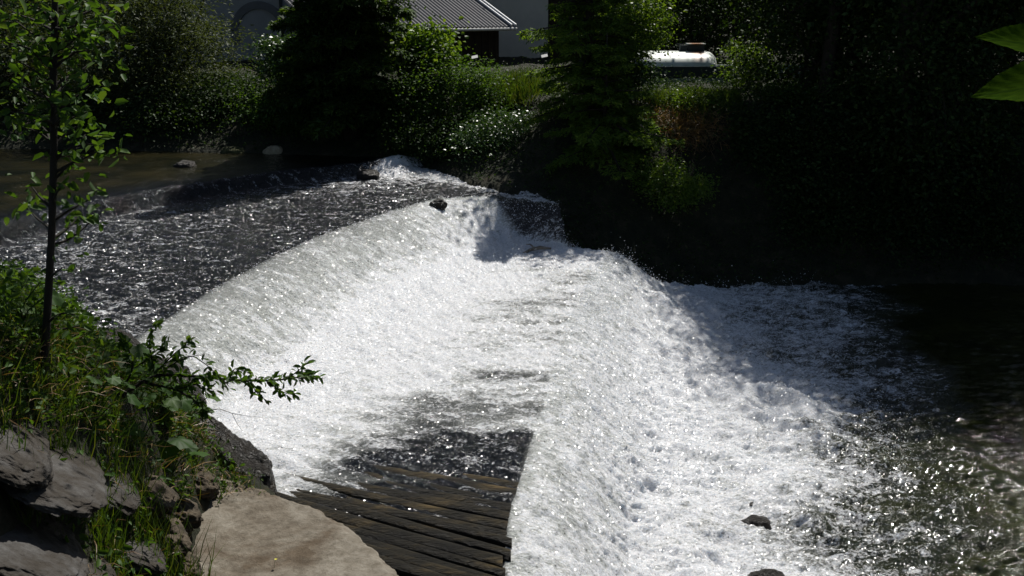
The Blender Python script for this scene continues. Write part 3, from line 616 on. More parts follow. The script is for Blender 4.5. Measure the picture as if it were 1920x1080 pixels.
# ------------------------------------------------------------------ spray
def spray():
    r = np.random.default_rng(9); V3, sg, fo = WPTS; P = []
    tri = np.array([(0,2,4),(2,1,4),(1,3,4),(3,0,4),(2,0,5),(1,2,5),(3,1,5),(0,3,5)]); oc = np.array([(1,0,0),(-1,0,0),(0,1,0),(0,-1,0),(0,0,1),(0,0,-1)], float)
    rows = {k: np.where(sg == k)[0] for k in ('F2', 'P2', 'F3', 'L1')}
    def samp(rw, n, s0, s1, h):
        i = r.choice(rw, n); j = (r.uniform(s0, s1, n) * (ns - 1)).astype(int); p = V3[i, j].copy()
        p[:, 2] += r.exponential(h, n) * (p[:, 2] > .0); p[:, :2] += r.normal(size=(n, 2)) * .05; return p
    P = [samp(rows['F3'], 9000, .28, 1, .05), samp(rows['L1'][:70], 8000, .3, .97, .10), samp(rows['L1'][60:130], 5000, .35, .95, .12), samp(rows['F2'], 6000, .05, 1, .035), samp(rows['P2'][:50], 6000, .1, 1, .06), samp(rows['L1'][60:150], 1500, .3, .9, .06), samp(rows['F3'][:40], 3000, .5, .97, .08)]
    P = np.concatenate(P); n = len(P); s = r.uniform(.002, .0065, n) * r.choice([1, 1, 1.7], n)
    V = P[:, None] + oc[None] * s[:, None, None] * r.uniform(.6, 1.4, (n, 1, 3)); q = (tri[None] + (np.arange(n) * 6)[:, None, None]).reshape(-1, 3)
    m, nt, out = newmat('droplets'); p = N(nt, 'ShaderNodeBsdfPrincipled', Roughness=.2); p.inputs['Base Color'].default_value = (.8, .83, .86, 1); nt.links.new(p.outputs[0], out.inputs[0])
    tag(link('spray', fast_mesh('spray', V.reshape(-1, 3), q), m), 'fine white droplets thrown up where the water falls', 'spray', kind='stuff')
spray()
dw = thing('driftwood', 'grey forked driftwood stick caught where the second step meets the far wall', 'driftwood', plane(1005, 470, 1.2))
mb = MB(); mb.tube([(-.28, -.1, -.06), (-.1, 0, .02), (.08, .0, .06), (.3, .05, .03)], [.03, .035, .04, .02], 7); mb.build('stick', M['bark_pale'], dw, True)
mb = MB(); mb.tube([(-.02, 0, .05), (-.12, .04, .12), (-.2, .1, .1)], [.02, .015, .008], 5); mb.build('fork', M['bark_pale'], dw, True)
a = plane(1175, 408, 1.3); b = np.array([a[0] + .75, a[1] + .1, a[2] - .38]); lg = thing('fallen_log', 'short mossy brown log leaning down the dark far bank', 'log', a)
mb = MB(); mb.tube([(0, -.25, .05), (.35, -.3, -.12), (.8, -.32, -.42)], [.09, .10, .075], 10); mb.build('log', M['moss_timber'], lg, True)

# ------------------------------------------------------------------ buildings
def plain(name, col, rough=.8, spec=.2, metal=0, bump=.15):
    m = rough_mat(name, [(.3, tuple(c * .82 for c in col)), (.7, col)], 1.2, rough=rough, spec=spec, bump=bump, dist=.01, bscale=25)
    return m
M['render_wall'] = plain('render_wall', (.80, .72, .60)); M['grey_wall'] = plain('grey_wall', (.36, .36, .37)); M['dark_wood'] = rough_mat('dark_wood', [(.3, (.018, .012, .008)), (.7, (.05, .035, .022))], 2, stretch=(8, 8, .6), bump=.5)
M['trim'] = plain('trim', (.6, .6, .58)); M['moulding'] = plain('moulding', (.17, .17, .18)); M['darkpaint'] = plain('darkpaint', (.05, .06, .06))
M['roof_metal'] = plain('roof_metal', (.10, .10, .105), .5, .3); M['zinc'] = plain('zinc', (.6, .62, .64), .35, .6)
# shed with corrugated roof
E0 = at(965, 50, 44.0); E0 = np.array([E0[0], E0[1], E0[2]])
ed = np.array([-.80, -.60, 0.0]); upd = np.array([-.60, .80, 0.0]); th = R(23); up = upd * math.cos(th) + np.array([0, 0, math.sin(th)])
shed = thing('shed', 'dark timber shed with a grey corrugated roof behind the riverside bushes', 'shed', (E0[0], E0[1], 2.9)); so_ = np.array(shed.location)
Ls, Rs = 9.0, 5.0; nrm = np.cross(up, ed); nrm = nrm if nrm[2] > 0 else -nrm
ncor = 9 * 26; us = np.linspace(0, Ls, ncor * 2 + 1); wav = .035 * np.cos(us / .19 * 2 * math.pi)
V = []; 
for v_ in (0, Rs): V.append(E0 + ed * us[:, None] + up * v_ + nrm * wav[:, None])
V = np.concatenate(V) - so_; nU = len(us)
mb = MB(); mb.add(V, [(i, i + 1, nU + i + 1, nU + i) for i in range(nU - 1)]); mb.build('roof', M['roof_metal'], shed, True)
mb = MB()
for w_ in (.0, .22): mb.tube([E0 - so_ - ed * (.05 - w_) + nrm * .07, E0 - so_ - ed * (.05 - w_) + up * Rs + nrm * .07], .045, 6)
mb.build('verge_trim', M['zinc'], shed)
mb = MB(); mb.tube([E0 - so_ - nrm * .1 - ed * .1 - upd * .05, E0 - so_ - nrm * .1 + ed * Ls - upd * .05], .06, 8); mb.build('gutter', M['trim'], shed)
q0 = E0 + upd * .35 + ed * .55; wl = MB(); zt = E0[2] - .02 ; zb = 2.6
def wallquad(mb, a, b, z0, z1, th_, n_):
    a = np.array(a[:2]); b = np.array(b[:2]); n_ = np.array(n_[:2]); V = []
    for p in (a, b, b + n_ * th_, a + n_ * th_): V += [(p[0], p[1], z0)]
    for p in (a, b, b + n_ * th_, a + n_ * th_): V += [(p[0], p[1], z1)]
    mb.add(np.array(V) - so_, [(0,1,2,3),(4,7,6,5),(0,4,5,1),(1,5,6,2),(2,6,7,3),(3,7,4,0)])
wallquad(wl, q0, q0 + ed * 8, zb, zt, .2, upd); wallquad(wl, q0 + upd * .2, q0 + upd * 4, zb, zt, .2, ed)
wl.build('wall', M['dark_wood'], shed)
mb = MB()
for k in range(24):
    c = q0 + ed * (.17 + k * .34) - upd * .02 - so_; mb.box((c[0], c[1], (zb + zt) / 2 - so_[2]), (.03, .02, (zt - zb) / 2 - .05), math.atan2(ed[1], ed[0]))
mb.build('batten', M['dark_wood'], shed)
# white house behind
hy = 50.0; hl = at(900, 0, hy)[0]; hr = at(1028, 0, hy)[0]; zt = 9.0; zb = at(0, 150, hy)[2]
hs = thing('house', 'house with pale plastered wall behind the corrugated shed', 'house', (hl, hy, zb)); ho = np.array(hs.location)
def bb(mb, x0, x1, y0, y1, z0, z1, o): mb.box(((x0+x1)/2 - o[0], (y0+y1)/2 - o[1], (z0+z1)/2 - o[2]), ((x1-x0)/2, (y1-y0)/2, (z1-z0)/2))
mb = MB(); bb(mb, hl - 4, hr, hy, hy + 7, zb - .5, zt, ho); mb.build('wall', M['render_wall'], hs)
z1 = at(0, 110, hy)[2]; z2 = at(0, 124, hy)[2]
mb = MB(); bb(mb, hl - 4, hr + .02, hy - .05, hy - .003, z2, z1, ho); mb.build('dark_band', M['darkpaint'], hs)
mb = MB(); bb(mb, hr + .003, hr + 3.4, hy + .2, hy + 7, zb - .5, zt - .5, ho); mb.build('timber_wing', M['dark_wood'], hs)
V = np.array([(hl - 5, hy - 1, zt - .1), (hr + 4, hy - 1, zt - .1), (hr + 4, hy + 3.5, zt + 2.2), (hl - 5, hy + 3.5, zt + 2.2), (hr + 4, hy + 8, zt - .1), (hl - 5, hy + 8, zt - .1)]); V = np.concatenate([V, V + [0, 0, .18]]) - ho
mb = MB(); mb.add(V, [(0,3,2,1),(3,5,4,2),(6,7,8,9),(9,8,10,11),(0,1,7,6),(5,11,10,4),(0,6,9,3),(3,9,11,5),(1,2,8,7),(2,4,10,8)]); mb.build('roof', M['roof_metal'], hs)
# grey house on the left with arch moulding
gy_ = 46.0; gl = at(425, 0, gy_)[0]; gr_ = at(645, 0, gy_)[0]; zb = at(0, 150, gy_)[2]
gs = thing('house', 'grey house with a dark arch moulding on its wall, behind the left shrubs', 'house', (gl, gy_, zb)); go_ = np.array(gs.location)
mb = MB(); bb(mb, gl - 6, gr_, gy_, gy_ + 6, zb - .5, 8.6, go_); mb.build('wall', M['grey_wall'], gs)
cx, _, cz = at(487, 62, gy_); ro = 50 / F * gy_ * 1.04; ri = 38 / F * gy_ * 1.04
mb = MB(); n = 30; V = []
for yv in (gy_ - .08, gy_ - .003):
    for rr_ in (ro, ri):
        for i in range(n + 1):
            a_ = math.pi * (-.12 + 1.24 * i / n); V.append((cx + rr_ * math.cos(a_) * 1.0, yv, cz + rr_ * math.sin(a_) * 1.08 - (.0)))
m1 = n + 1; f = []
for i in range(n): f += [(i, i+1, m1+i+1, m1+i), (2*m1+i, 3*m1+i, 3*m1+i+1, 2*m1+i+1), (i, 2*m1+i, 2*m1+i+1, i+1), (m1+i, m1+i+1, 3*m1+i+1, 3*m1+i)]
mb.add(np.array(V) - go_, f); mb.build('arch_moulding', M['moulding'], gs)
xp = at(527, 0, gy_)[0]; mb = MB(); mb.tube([(xp - go_[0], -.12, 8 - go_[2]), (xp - go_[0], -.12, 4.6 - go_[2]), (xp + .12 - go_[0], -.12, 4.3 - go_[2]), (xp + .12 - go_[0], -.12, 0)], .07, 8); mb.build('downpipe', M['darkpaint'], gs, True)
mb = MB(); bb(mb, gl - 6, gr_ + .02, gy_ - .06, gy_ - .003, at(0, 124, gy_)[2], at(0, 116, gy_)[2], go_); mb.build('dark_band', M['darkpaint'], gs)
mb = MB(); x1 = at(541, 0, gy_)[0]; bb(mb, x1, gr_ + .5, gy_ - .5, gy_ - .004, at(0, 56, gy_)[2], at(0, 50, gy_)[2], go_); mb.build('balcony_slab', M['moulding'], gs)
V = np.array([(gl - 7, gy_ - 1, 8.5), (gr_ + 1, gy_ - 1, 8.5), (gr_ + 1, gy_ + 3, 10.5), (gl - 7, gy_ + 3, 10.5), (gr_ + 1, gy_ + 7, 8.5), (gl - 7, gy_ + 7, 8.5)]); V = np.concatenate([V, V + [0, 0, .18]]) - go_
mb = MB(); mb.add(V, [(0,3,2,1),(3,5,4,2),(6,7,8,9),(9,8,10,11),(0,1,7,6),(5,11,10,4),(0,6,9,3),(3,9,11,5),(1,2,8,7),(2,4,10,8)]); mb.build('roof', M['roof_metal'], gs)

# ------------------------------------------------------------------ tank trailer
def tank_mat():
    m, nt, out = newmat('tank_paint'); L = nt.links.new
    tc = N(nt, 'ShaderNodeTexCoord'); sp = N(nt, 'ShaderNodeSeparateXYZ'); L(tc.outputs['Object'], sp.inputs[0])
    n = N(nt, 'ShaderNodeTexNoise', Scale=4, Detail=7); L(tc.outputs['Object'], n.inputs['Vector'])
    base = ramp(nt, n.outputs[0], [(.35, (.50, .56, .50)), (.65, (.70, .73, .68))])
    # rust run below the hatch
    ax = N(nt, 'ShaderNodeMath', operation='SUBTRACT'); L(sp.outputs[0], ax.inputs[0]); ax.inputs[1].default_value = .72
    ab = N(nt, 'ShaderNodeMath', operation='ABSOLUTE'); L(ax.outputs[0], ab.inputs[0])
    k = N(nt, 'ShaderNodeMapRange'); L(ab.outputs[0], k.inputs[0]); k.inputs[1].default_value = .30; k.inputs[2].default_value = .1
    kz = N(nt, 'ShaderNodeMapRange'); L(sp.outputs[2], kz.inputs[0]); kz.inputs[1].default_value = .12; kz.inputs[2].default_value = .4
    mu = N(nt, 'ShaderNodeMath', operation='MULTIPLY'); L(k.outputs[0], mu.inputs[0]); L(kz.outputs[0], mu.inputs[1])
    m2 = N(nt, 'ShaderNodeMath', operation='MULTIPLY'); L(mu.outputs[0], m2.inputs[0]); L(n.outputs[0], m2.inputs[1]); 
    m3 = N(nt, 'ShaderNodeMath', operation='MULTIPLY'); L(m2.outputs[0], m3.inputs[0]); m3.inputs[1].default_value = 1.9; m3.use_clamp = True
    mx = N(nt, 'ShaderNodeMix', data_type='RGBA'); L(m3.outputs[0], mx.inputs[0]); L(base.outputs[0], mx.inputs[6]); mx.inputs[7].default_value = (.36, .14, .04, 1)
    p = N(nt, 'ShaderNodeBsdfPrincipled', Roughness=.45); L(mx.outputs[2], p.inputs['Base Color']); L(p.outputs[0], out.inputs[0]); return m
M['tank'] = tank_mat()
TY = 35.5; c = at(1262, 124, TY); tk = thing('tank_trailer', 'pale green white tank trailer with rust under its roof hatch, parked behind the far bank', 'tank trailer', (c[0], c[1], 3.5)); to = np.array([c[0], c[1], c[2]]) - np.array(tk.location)
half = 78 / F * TY; rad = .50
mb = MB(); prof = [(-half, .02), (-half + .03, .2), (-half + .10, .36), (-half + .22, .46), (-half + .38, rad), (-half + .9, rad), (0, rad), (half - .9, rad), (half - .38, rad), (half - .22, .46), (half - .10, .36), (half - .03, .2), (half, .02)]
V = []; ns_ = 32
for x, rr_ in prof:
    for j in range(ns_):
        a_ = 2 * math.pi * j / ns_; V.append((x, rr_ * math.cos(a_), rr_ * math.sin(a_)))
f = [(i*ns_+j, i*ns_+(j+1) % ns_, (i+1)*ns_+(j+1) % ns_, (i+1)*ns_+j) for i in range(len(prof)-1) for j in range(ns_)]
V = [(a, b * 1.9, c) for a, b, c in V]; mb.add(np.array(V), f); tko = mb.build('tank', M['tank'], tk, True); tko.location = to; tko.data.update()
hx = .72 - 0; mb = MB(); mb.box((hx, 0, rad + .10), (.27, .2, .11), taper=.93); mb.box((hx, 0, rad + .225), (.30, .23, .018)); h = mb.build('hatch', M['darkpaint'], tk); h.location = to
h.data.materials.append(M['tank']); 
for p_ in list(h.data.polygons)[6:]: p_.material_index = 1
mb = MB(); mb.box((.72 - .42, 0, rad + .09), (.10, .14, .10)); mb.tube([(.72 - .62, 0, rad + .05), (.72 - .62, 0, rad + .22), (.72 - .4, 0, rad + .22)], .02, 6); vlv = mb.build('valve_box', M['darkpaint'], tk); vlv.location = to
mb = MB(); mb.box((0, 0, -.33), (half + .25, .9, .22)); ch = mb.build('chassis', M['darkpaint'], tk); ch.location = to
mb = MB(); mb.box((.1, -1.0, -.13), (half + .22, .02, .17)); sd_ = mb.build('side_rail', M['darkpaint'], tk); sd_.location = to + np.array([0, 0, .0])
M['greypanel'] = plain('greypanel', (.30, .35, .33))
mb = MB(); mb.box((.1, -1.02, -.44), (half + .02, .02, .11)); pn = mb.build('side_panel', M['greypanel'], tk); pn.location = to
mb = MB(); mb.box((half + .16, -1.03, -.42), (.035, .02, .15)); pn = mb.build('corner_post', M['trim'], tk); pn.location = to
for sx in (-.55, .45):
    for sy in (-1, 1):
        w_ = MB(); w_.tube([(sx, sy * .98, -.62), (sx, sy * .74, -.62)], .3, 20); wo = w_.build('wheel', M['darkpaint'], tk, False); wo.location = to
        w_ = MB(); w_.tube([(sx, sy * .995, -.62), (sx, sy * .96, -.62)], .14, 14); rm = w_.build('rim', M['greypanel'], wo)
# low wall behind/right of the tank
wp = at(1410, 140, 36.5); mb = MB(); mb.box((0, 0, 0), (2.0, .12, .28)); o = mb.build('low_wall', M['greypanel']); o.location = (wp[0] + .6, 36.5, wp[2] + .05); tag(o, 'low grey green wall to the right of the tank trailer', 'wall')
# rail on the left, marker post, plates made up for two small white glints
f0 = at(-40, 121, 33); fe = thing('guard_rail', 'pale grey horizontal guard rail at the left edge beyond the upper river', 'railing', (f0[0], 33, 3.5)); fo_ = np.array(fe.location)
mb = MB(); mb.tube([(-6, 0, f0[2] - 3.5), (3.2, .4, f0[2] - 3.5)], .035, 6); mb.build('rail', M['grey_wall'], fe)
for k in range(5):
    mb = MB(); mb.box((-5.5 + k * 2, .02 + .08 * k, (f0[2] - 3.55) / 2 - .1), (.05, .05, (f0[2] - 3.5) / 2 + .1)); mb.build('post', M['darkpaint'], fe)
mp_ = at(30, 142, 31); ms = thing('marker_post', 'short white post with dark bands near the far left shore', 'marker post', (mp_[0], 31, tz(mp_[0], 31)))
hz = mp_[2] - ms.location[2]; mb = MB(); mb.box((0, 0, hz / 2), (.035, .03, hz / 2 + .17)); mb.build('post', M['darkpaint'], ms)
for k in range(3): mb = MB(); mb.box((0, -.02, hz + .1 - k * .11), (.05, .03, .045)); mb.build('white_band', M['trim'], ms)
for px, py, Y, lb in ((890, 107, 37.0, 'white plate made up for a small glint in front of the dark shed wall'), (1021, 105, 37.5, 'white plate made up for a small glint at the right corner of the pale house wall')):
    p = at(px, py, Y); mb = MB(); mb.box((0, 0, 0), (.11, .09, .012), M=Matrix.Rotation(R(-12), 3, 'Y') @ Matrix.Rotation(R(28), 3, 'X')); o = thing('glint_plate', lb, 'plate', (p[0], p[1], tz(p[0], p[1])), group='plates made up for white glints by the buildings')
    zz = p[2] - o.location[2]; q = mb.build('plate', M['trim'], o); q.location = (0, 0, zz); mb = MB(); mb.tube([(0, .05, -.2), (0, .05, zz - .02)], .018, 6); mb.build('stake', M['darkpaint'], o)

# ------------------------------------------------------------------ far vegetation
def B(lb, px, py, Y, rx, rz, clumps, per, leaf, mat, **kw):
    c = at(px, py, Y); rx_ = rx / F * Y; rz_ = rz / F * Y; per = int(per * 1.5); leaf = leaf * 1.12; b = (c[0] + kw.pop('bx', 0), Y + .2, 0); b = (b[0], b[1], tz(b[0], b[1]))
    nm = kw.pop('name', 'shrub'); ct = kw.pop('cat', 'shrub')
    return broad(nm, lb, ct, b, c, (rx_, kw.pop('ry', rx_ * .8), rz_), clumps, per, leaf, mat, **kw)
FV = 'trees and shrubs on the far bank'
G_ = dict(group=FV)
B('olive feathery willow beyond the upper river with a dark leaning stem', 285, 100, 29.5, 150, 175, 300, 80, .11, 'leaf_olive', name='tree', cat='tree', stems=4, trunk_r=.09, seed=101, w=.3, sig=.3, **G_)
B('dull green bush behind the guard rail at the far left edge', 30, 130, 30, 130, 150, 170, 80, .10, 'leaf_olive', stems=3, trunk_r=.06, seed=102, **G_)
B('low dark bush on the far shore left of the willow stem', 150, 225, 28.6, 120, 55, 90, 60, .08, 'leaf_dark', stems=3, trunk_r=.04, seed=103, **G_)
B('dark bush hanging over the far shore beneath the willow', 340, 235, 28.2, 110, 55, 110, 60, .08, 'leaf_dark', stems=3, trunk_r=.04, seed=104, **G_)
B('glossy dark shrub with shining leaves in front of the grey house', 545, 118, 28.5, 52, 48, 70, 60, .085, 'leaf_gloss', stems=3, trunk_r=.05, seed=105, sig=.2, **G_)
B('mid green shrub above the pale boulder on the far shore', 520, 215, 27.6, 72, 55, 90, 60, .07, 'leaf_mid', stems=3, trunk_r=.04, seed=106, **G_)
B('leafy bush below the grey house, left of the glossy shrub', 425, 205, 28.8, 65, 60, 110, 70, .08, 'leaf_dark', stems=3, trunk_r=.04, seed=107, **G_)
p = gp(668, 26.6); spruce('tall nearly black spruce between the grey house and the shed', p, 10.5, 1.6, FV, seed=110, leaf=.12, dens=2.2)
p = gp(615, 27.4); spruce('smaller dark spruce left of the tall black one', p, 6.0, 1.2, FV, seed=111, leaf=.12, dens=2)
B('young maple with yellow green leaves in front of the corrugated roof', 790, 92, 27.5, 58, 46, 46, 42, .11, 'leaf_lit', name='tree', cat='tree', trunk_r=.05, seed=112, sig=.2, tpl='leaf', w=.8, **G_)
B('dark leafy tree crown hiding the left end of the corrugated roof', 680, 0, 28, 60, 45, 80, 50, .10, 'leaf_dark', name='tree', cat='tree', trunk_r=.08, seed=113, **G_)
B('broad green bush in front of the shed wall', 800, 165, 26.8, 85, 62, 110, 62, .07, 'leaf_mid', stems=4, trunk_r=.04, seed=114, sig=.22, **G_)
B('green bush with a pointed top right of the shed bush', 905, 175, 26.3, 52, 62, 80, 60, .065, 'leaf_mid', stems=3, trunk_r=.03, seed=115, sig=.18, **G_)
B('dark hanging bush over the far end of the upper step', 800, 260, 25.9, 90, 55, 120, 62, .065, 'leaf_dark', stems=4, trunk_r=.04, seed=116, sig=.22, **G_)
B('bush with pale glinting leaves above the far end of the middle step', 925, 265, 24.9, 65, 62, 110, 62, .06, 'leaf_gloss', stems=4, trunk_r=.03, seed=117, sig=.2, **G_)
p = gp(1098, 24.6); spruce('young spruce with sunlight painted into its needles, above the far end of the weir', p, 6.4, 1.42, FV, seed=120, leaf=.085, dens=2.0, levels=19, mat='needle_sunlit')
p = gp(1130, 23.3); spruce('low spreading spruce in front of the young one', p, 2.7, 1.5, FV, seed=121, leaf=.08, dens=2.0, levels=9, mat='needle_sunlit')
B('leafy tree with bright leaves right of the young spruce', 1185, 45, 26.5, 62, 68, 75, 55, .085, 'leaf_lit', name='tree', cat='tree', trunk_r=.06, seed=122, sig=.22, **G_)
B('sunlit low bush on the rim of the bank in front of the tank', 1300, 192, 25.9, 62, 22, 60, 50, .06, 'leaf_lit', stems=5, trunk_r=.02, seed=128, sig=.16, **G_)
B('grey leaved shrub below the left end of the tank', 1185, 150, 25.6, 42, 42, 45, 50, .07, 'leaf_gloss', stems=3, trunk_r=.03, seed=123, sig=.18, **G_)
B('small bush beside the spruce on the steep far bank', 1180, 270, 23.8, 45, 60, 70, 55, .055, 'leaf_mid', stems=3, trunk_r=.03, seed=124, sig=.18, **G_)
B('shrub with sunlight painted into its leaves, low on the steep bank right of the spruce', 1262, 345, 22.9, 72, 52, 85, 55, .055, 'leaf_lit', stems=4, trunk_r=.02, seed=125, sig=.16, **G_)
B('small tree with yellow green twigs right of the tank', 1405, 118, 30, 48, 42, 40, 50, .08, 'leaf_lit', name='tree', cat='tree', trunk_r=.04, seed=126, sig=.2, **G_)
B('low bush catching light on the bank under the dark trees', 1475, 205, 26, 45, 38, 45, 50, .075, 'leaf_mid', stems=3, trunk_r=.03, seed=127, sig=.2, **G_)
# dark trees of the right far bank, reaching well above the picture
def tall(lb, x, y, h, rad, seed, clumps=240, per=46, leaf=.15, mat='leaf_dark', cz=None, grp='tall trees on the right far bank', rz=None, sig=.55):
    z0 = tz(x, y); cz = cz if cz is not None else z0 + h * .58
    return broad('tree', lb, 'tree', (x, y, z0), (x, y, cz), (rad, rad, rz or h * .45), clumps, per, leaf, mat, grp, trunk_r=.2, limbs=24, sig=sig, seed=seed)
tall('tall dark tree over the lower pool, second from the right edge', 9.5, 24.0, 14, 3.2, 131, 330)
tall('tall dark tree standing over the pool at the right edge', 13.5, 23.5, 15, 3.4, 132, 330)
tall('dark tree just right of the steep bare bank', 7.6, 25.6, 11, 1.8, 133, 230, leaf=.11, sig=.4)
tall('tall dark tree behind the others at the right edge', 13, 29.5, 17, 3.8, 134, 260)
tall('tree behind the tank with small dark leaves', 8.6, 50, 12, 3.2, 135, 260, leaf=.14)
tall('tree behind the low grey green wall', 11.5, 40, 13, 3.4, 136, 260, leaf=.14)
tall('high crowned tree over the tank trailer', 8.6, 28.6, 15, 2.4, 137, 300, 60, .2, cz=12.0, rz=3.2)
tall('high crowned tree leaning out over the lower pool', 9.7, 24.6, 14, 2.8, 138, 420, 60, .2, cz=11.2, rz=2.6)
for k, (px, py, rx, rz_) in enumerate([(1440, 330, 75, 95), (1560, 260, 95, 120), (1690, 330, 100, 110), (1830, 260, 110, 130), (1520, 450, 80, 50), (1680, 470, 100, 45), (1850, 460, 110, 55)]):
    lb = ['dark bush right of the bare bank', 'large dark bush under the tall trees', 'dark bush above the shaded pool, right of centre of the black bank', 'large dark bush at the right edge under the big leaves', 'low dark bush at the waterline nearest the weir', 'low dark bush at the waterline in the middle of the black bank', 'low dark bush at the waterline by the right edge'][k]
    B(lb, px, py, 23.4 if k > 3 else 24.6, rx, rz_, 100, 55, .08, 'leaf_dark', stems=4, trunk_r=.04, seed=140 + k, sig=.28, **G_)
for k, (px, Y, h, rr_) in enumerate([(1480, 27, 5.5, 1.7), (1600, 26.5, 6.5, 1.9), (1730, 27, 6.0, 2.0), (1860, 26, 7.0, 2.0), (1960, 27.5, 6.5, 2.0), (1540, 31, 7.5, 2.2), (1690, 32, 8, 2.4), (1850, 32, 8, 2.4), (1290, 41, 5.6, 2.0), (1380, 43, 6.5, 2.4), (1180, 42, 6, 2.2), (1500, 40, 7, 2.6)]):
    x, y, z = gp(px, Y); nm = ['left of the tall trunks', 'behind the bushes above the pool', 'under the tallest trees', 'at the right edge', 'just past the right edge', 'in the second row beyond the pool', 'in the second row under the tall trees', 'in the second row at the right edge', 'directly behind the tank trailer', 'behind the right end of the tank trailer', 'between the house wing and the tank trailer', 'behind the low grey green wall'][k]
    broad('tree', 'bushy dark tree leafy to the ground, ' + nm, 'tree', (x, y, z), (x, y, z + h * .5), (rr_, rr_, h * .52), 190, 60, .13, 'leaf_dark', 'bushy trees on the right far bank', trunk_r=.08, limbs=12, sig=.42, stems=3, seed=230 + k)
broad('tree', 'slim tree behind the young spruce, its unseen crown added to shade the far fall', 'tree', (2.2, 27.2, tz(2.2, 27.2)), (3.4, 26.9, 10.2), (1.6, 1.5, 1.7), 150, 60, .16, 'leaf_dark', 'tall trees on the right far bank', trunk_r=.10, limbs=14, sig=.4, seed=139)  # added out of view to throw shade on the far end of the fall
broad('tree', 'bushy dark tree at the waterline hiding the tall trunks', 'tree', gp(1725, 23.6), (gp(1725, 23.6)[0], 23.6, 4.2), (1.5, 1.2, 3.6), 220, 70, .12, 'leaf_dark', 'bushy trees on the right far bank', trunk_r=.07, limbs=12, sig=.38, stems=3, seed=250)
# trees behind the houses and on the hill
back = [(-24, 44), (-19, 40), (-15.5, 50), (-11.5, 56), (-7, 58), (-3, 62), (1.5, 61), (5.5, 56), (10, 52), (15, 47), (19, 41), (24, 36), (-28, 36), (-13, 38), (20, 55), (-20, 62)]
for k, (x, y) in enumerate(back):
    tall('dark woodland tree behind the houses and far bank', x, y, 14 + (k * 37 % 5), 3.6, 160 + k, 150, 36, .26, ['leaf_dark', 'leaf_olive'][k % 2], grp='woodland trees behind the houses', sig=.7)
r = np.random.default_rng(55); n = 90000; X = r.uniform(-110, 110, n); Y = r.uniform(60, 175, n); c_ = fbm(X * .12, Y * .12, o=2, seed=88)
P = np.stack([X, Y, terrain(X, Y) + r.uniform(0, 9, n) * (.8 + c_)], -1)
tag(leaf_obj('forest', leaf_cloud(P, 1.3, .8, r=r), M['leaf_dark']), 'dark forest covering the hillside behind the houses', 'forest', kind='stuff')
# tree on the near bank added with an unseen crown over the river to shade the slope
broad('tree', 'near bank tree leaning over the river, its unseen crown added to shade the bank', 'tree', (-8.2, 11.6, tz(-8.2, 11.6)), (-2.6, 12.3, 10.8), (2.2, 2.2, 1.2), 130, 60, .13, 'leaf_mid', None, trunk_r=.12, limbs=18, sig=.3, seed=190)
for k, (x, y, h) in enumerate([(-13, 19.5, 9), (-17, 24, 10)]):
    pass

# far bank ground cover
def scatter(n, x0, x1, y0, y1, cond, seed):
    r = np.random.default_rng(seed); X = r.uniform(x0, x1, n); Y = r.uniform(y0, y1, n); k = cond(X, Y); return X[k], Y[k], r
X, Y, r = scatter(150000, -16, 18, 20.5, 38, lambda X, Y: (sdist(X, Y, FAR, True) > .15) & (fbm(X * 1.3, Y * 1.3, seed=12) > -.25), 12)
P = np.stack([X, Y, terrain(X, Y) + r.exponential(.10, len(X))], -1)
tag(leaf_obj('ground_cover', leaf_cloud(P, .075, .5, r=r), M['leaf_dark']), 'low dark green weeds covering the far bank', 'ground cover', kind='stuff')
c0 = at(1300, 195, 26.0)
n = 9000; r = np.random.default_rng(13); X = c0[0] + np.clip(r.normal(size=n) * .55, -1.1, 1.1); Y = 26.4 + r.normal(size=n) * .5; Zg = terrain(X, Y)
d = r.normal(size=(n, 3)) * .35 + np.array([0, 0, 1.0]); L = r.uniform(.12, .38, n)
tag(leaf_obj('grass', leaf_arr(np.stack([X, Y, Zg], -1), d, r.normal(size=(n, 3)), L, .016, 'blade'), M['grass']), 'sunlit tall grass on top of the far bank in front of the tank', 'grass', kind='stuff')
n = 3000; X = at(945, 190, 26)[0] + r.normal(size=n) * .5; Y = 26.8 + r.normal(size=n) * .4; Zg = terrain(X, Y) + .3
tag(leaf_obj('grass', leaf_arr(np.stack([X, Y, Zg], -1), r.normal(size=(n, 3)) * .35 + np.array([0, 0, 1.0]), r.normal(size=(n, 3)), r.uniform(.2, .6, n), .018, 'blade'), M['grass']), 'sunlit tall grass right of the shed bushes', 'grass', kind='stuff')
n = 2600; t = r.uniform(0, 1, n); c1 = at(1275, 232, 25.0); X = c1[0] + r.normal(size=n) * .5; Y = 24.9 + r.normal(size=n) * .25; Zg = terrain(X, Y) + .03
tag(leaf_obj('dead_roots', leaf_arr(np.stack([X, Y, Zg], -1), r.normal(size=(n, 3)) * .6 + np.array([0, -.4, -.5]), r.normal(size=(n, 3)), r.uniform(.15, .5, n), .014, 'blade'), M['dry']), 'dry brown roots and dead grass hanging from the rim of the far bank', 'dead grass', kind='stuff')
for k, (x0, y0, x1, y1, lb) in enumerate([(1210, 315, 1234, 290, 'short pale dead stick on the steep bank beside the spruce'), (1236, 318, 1256, 300, 'second pale dead stick, right of the first on the steep bank'), (1201, 233, 1212, 250, 'thin grey stick below the sunlit grass')]):
    a = at(x0, y0, 23.2); b = at(x1, y1, 23.5); s = thing('dead_stick', lb, 'stick', a); mb = MB(); mb.tube([(0, 0, 0), (b - a) * .5 + [.0, 0, .02], b - a], [.014, .018, .012], 6); mb.build('stick', M['bark_pale'], s, True)

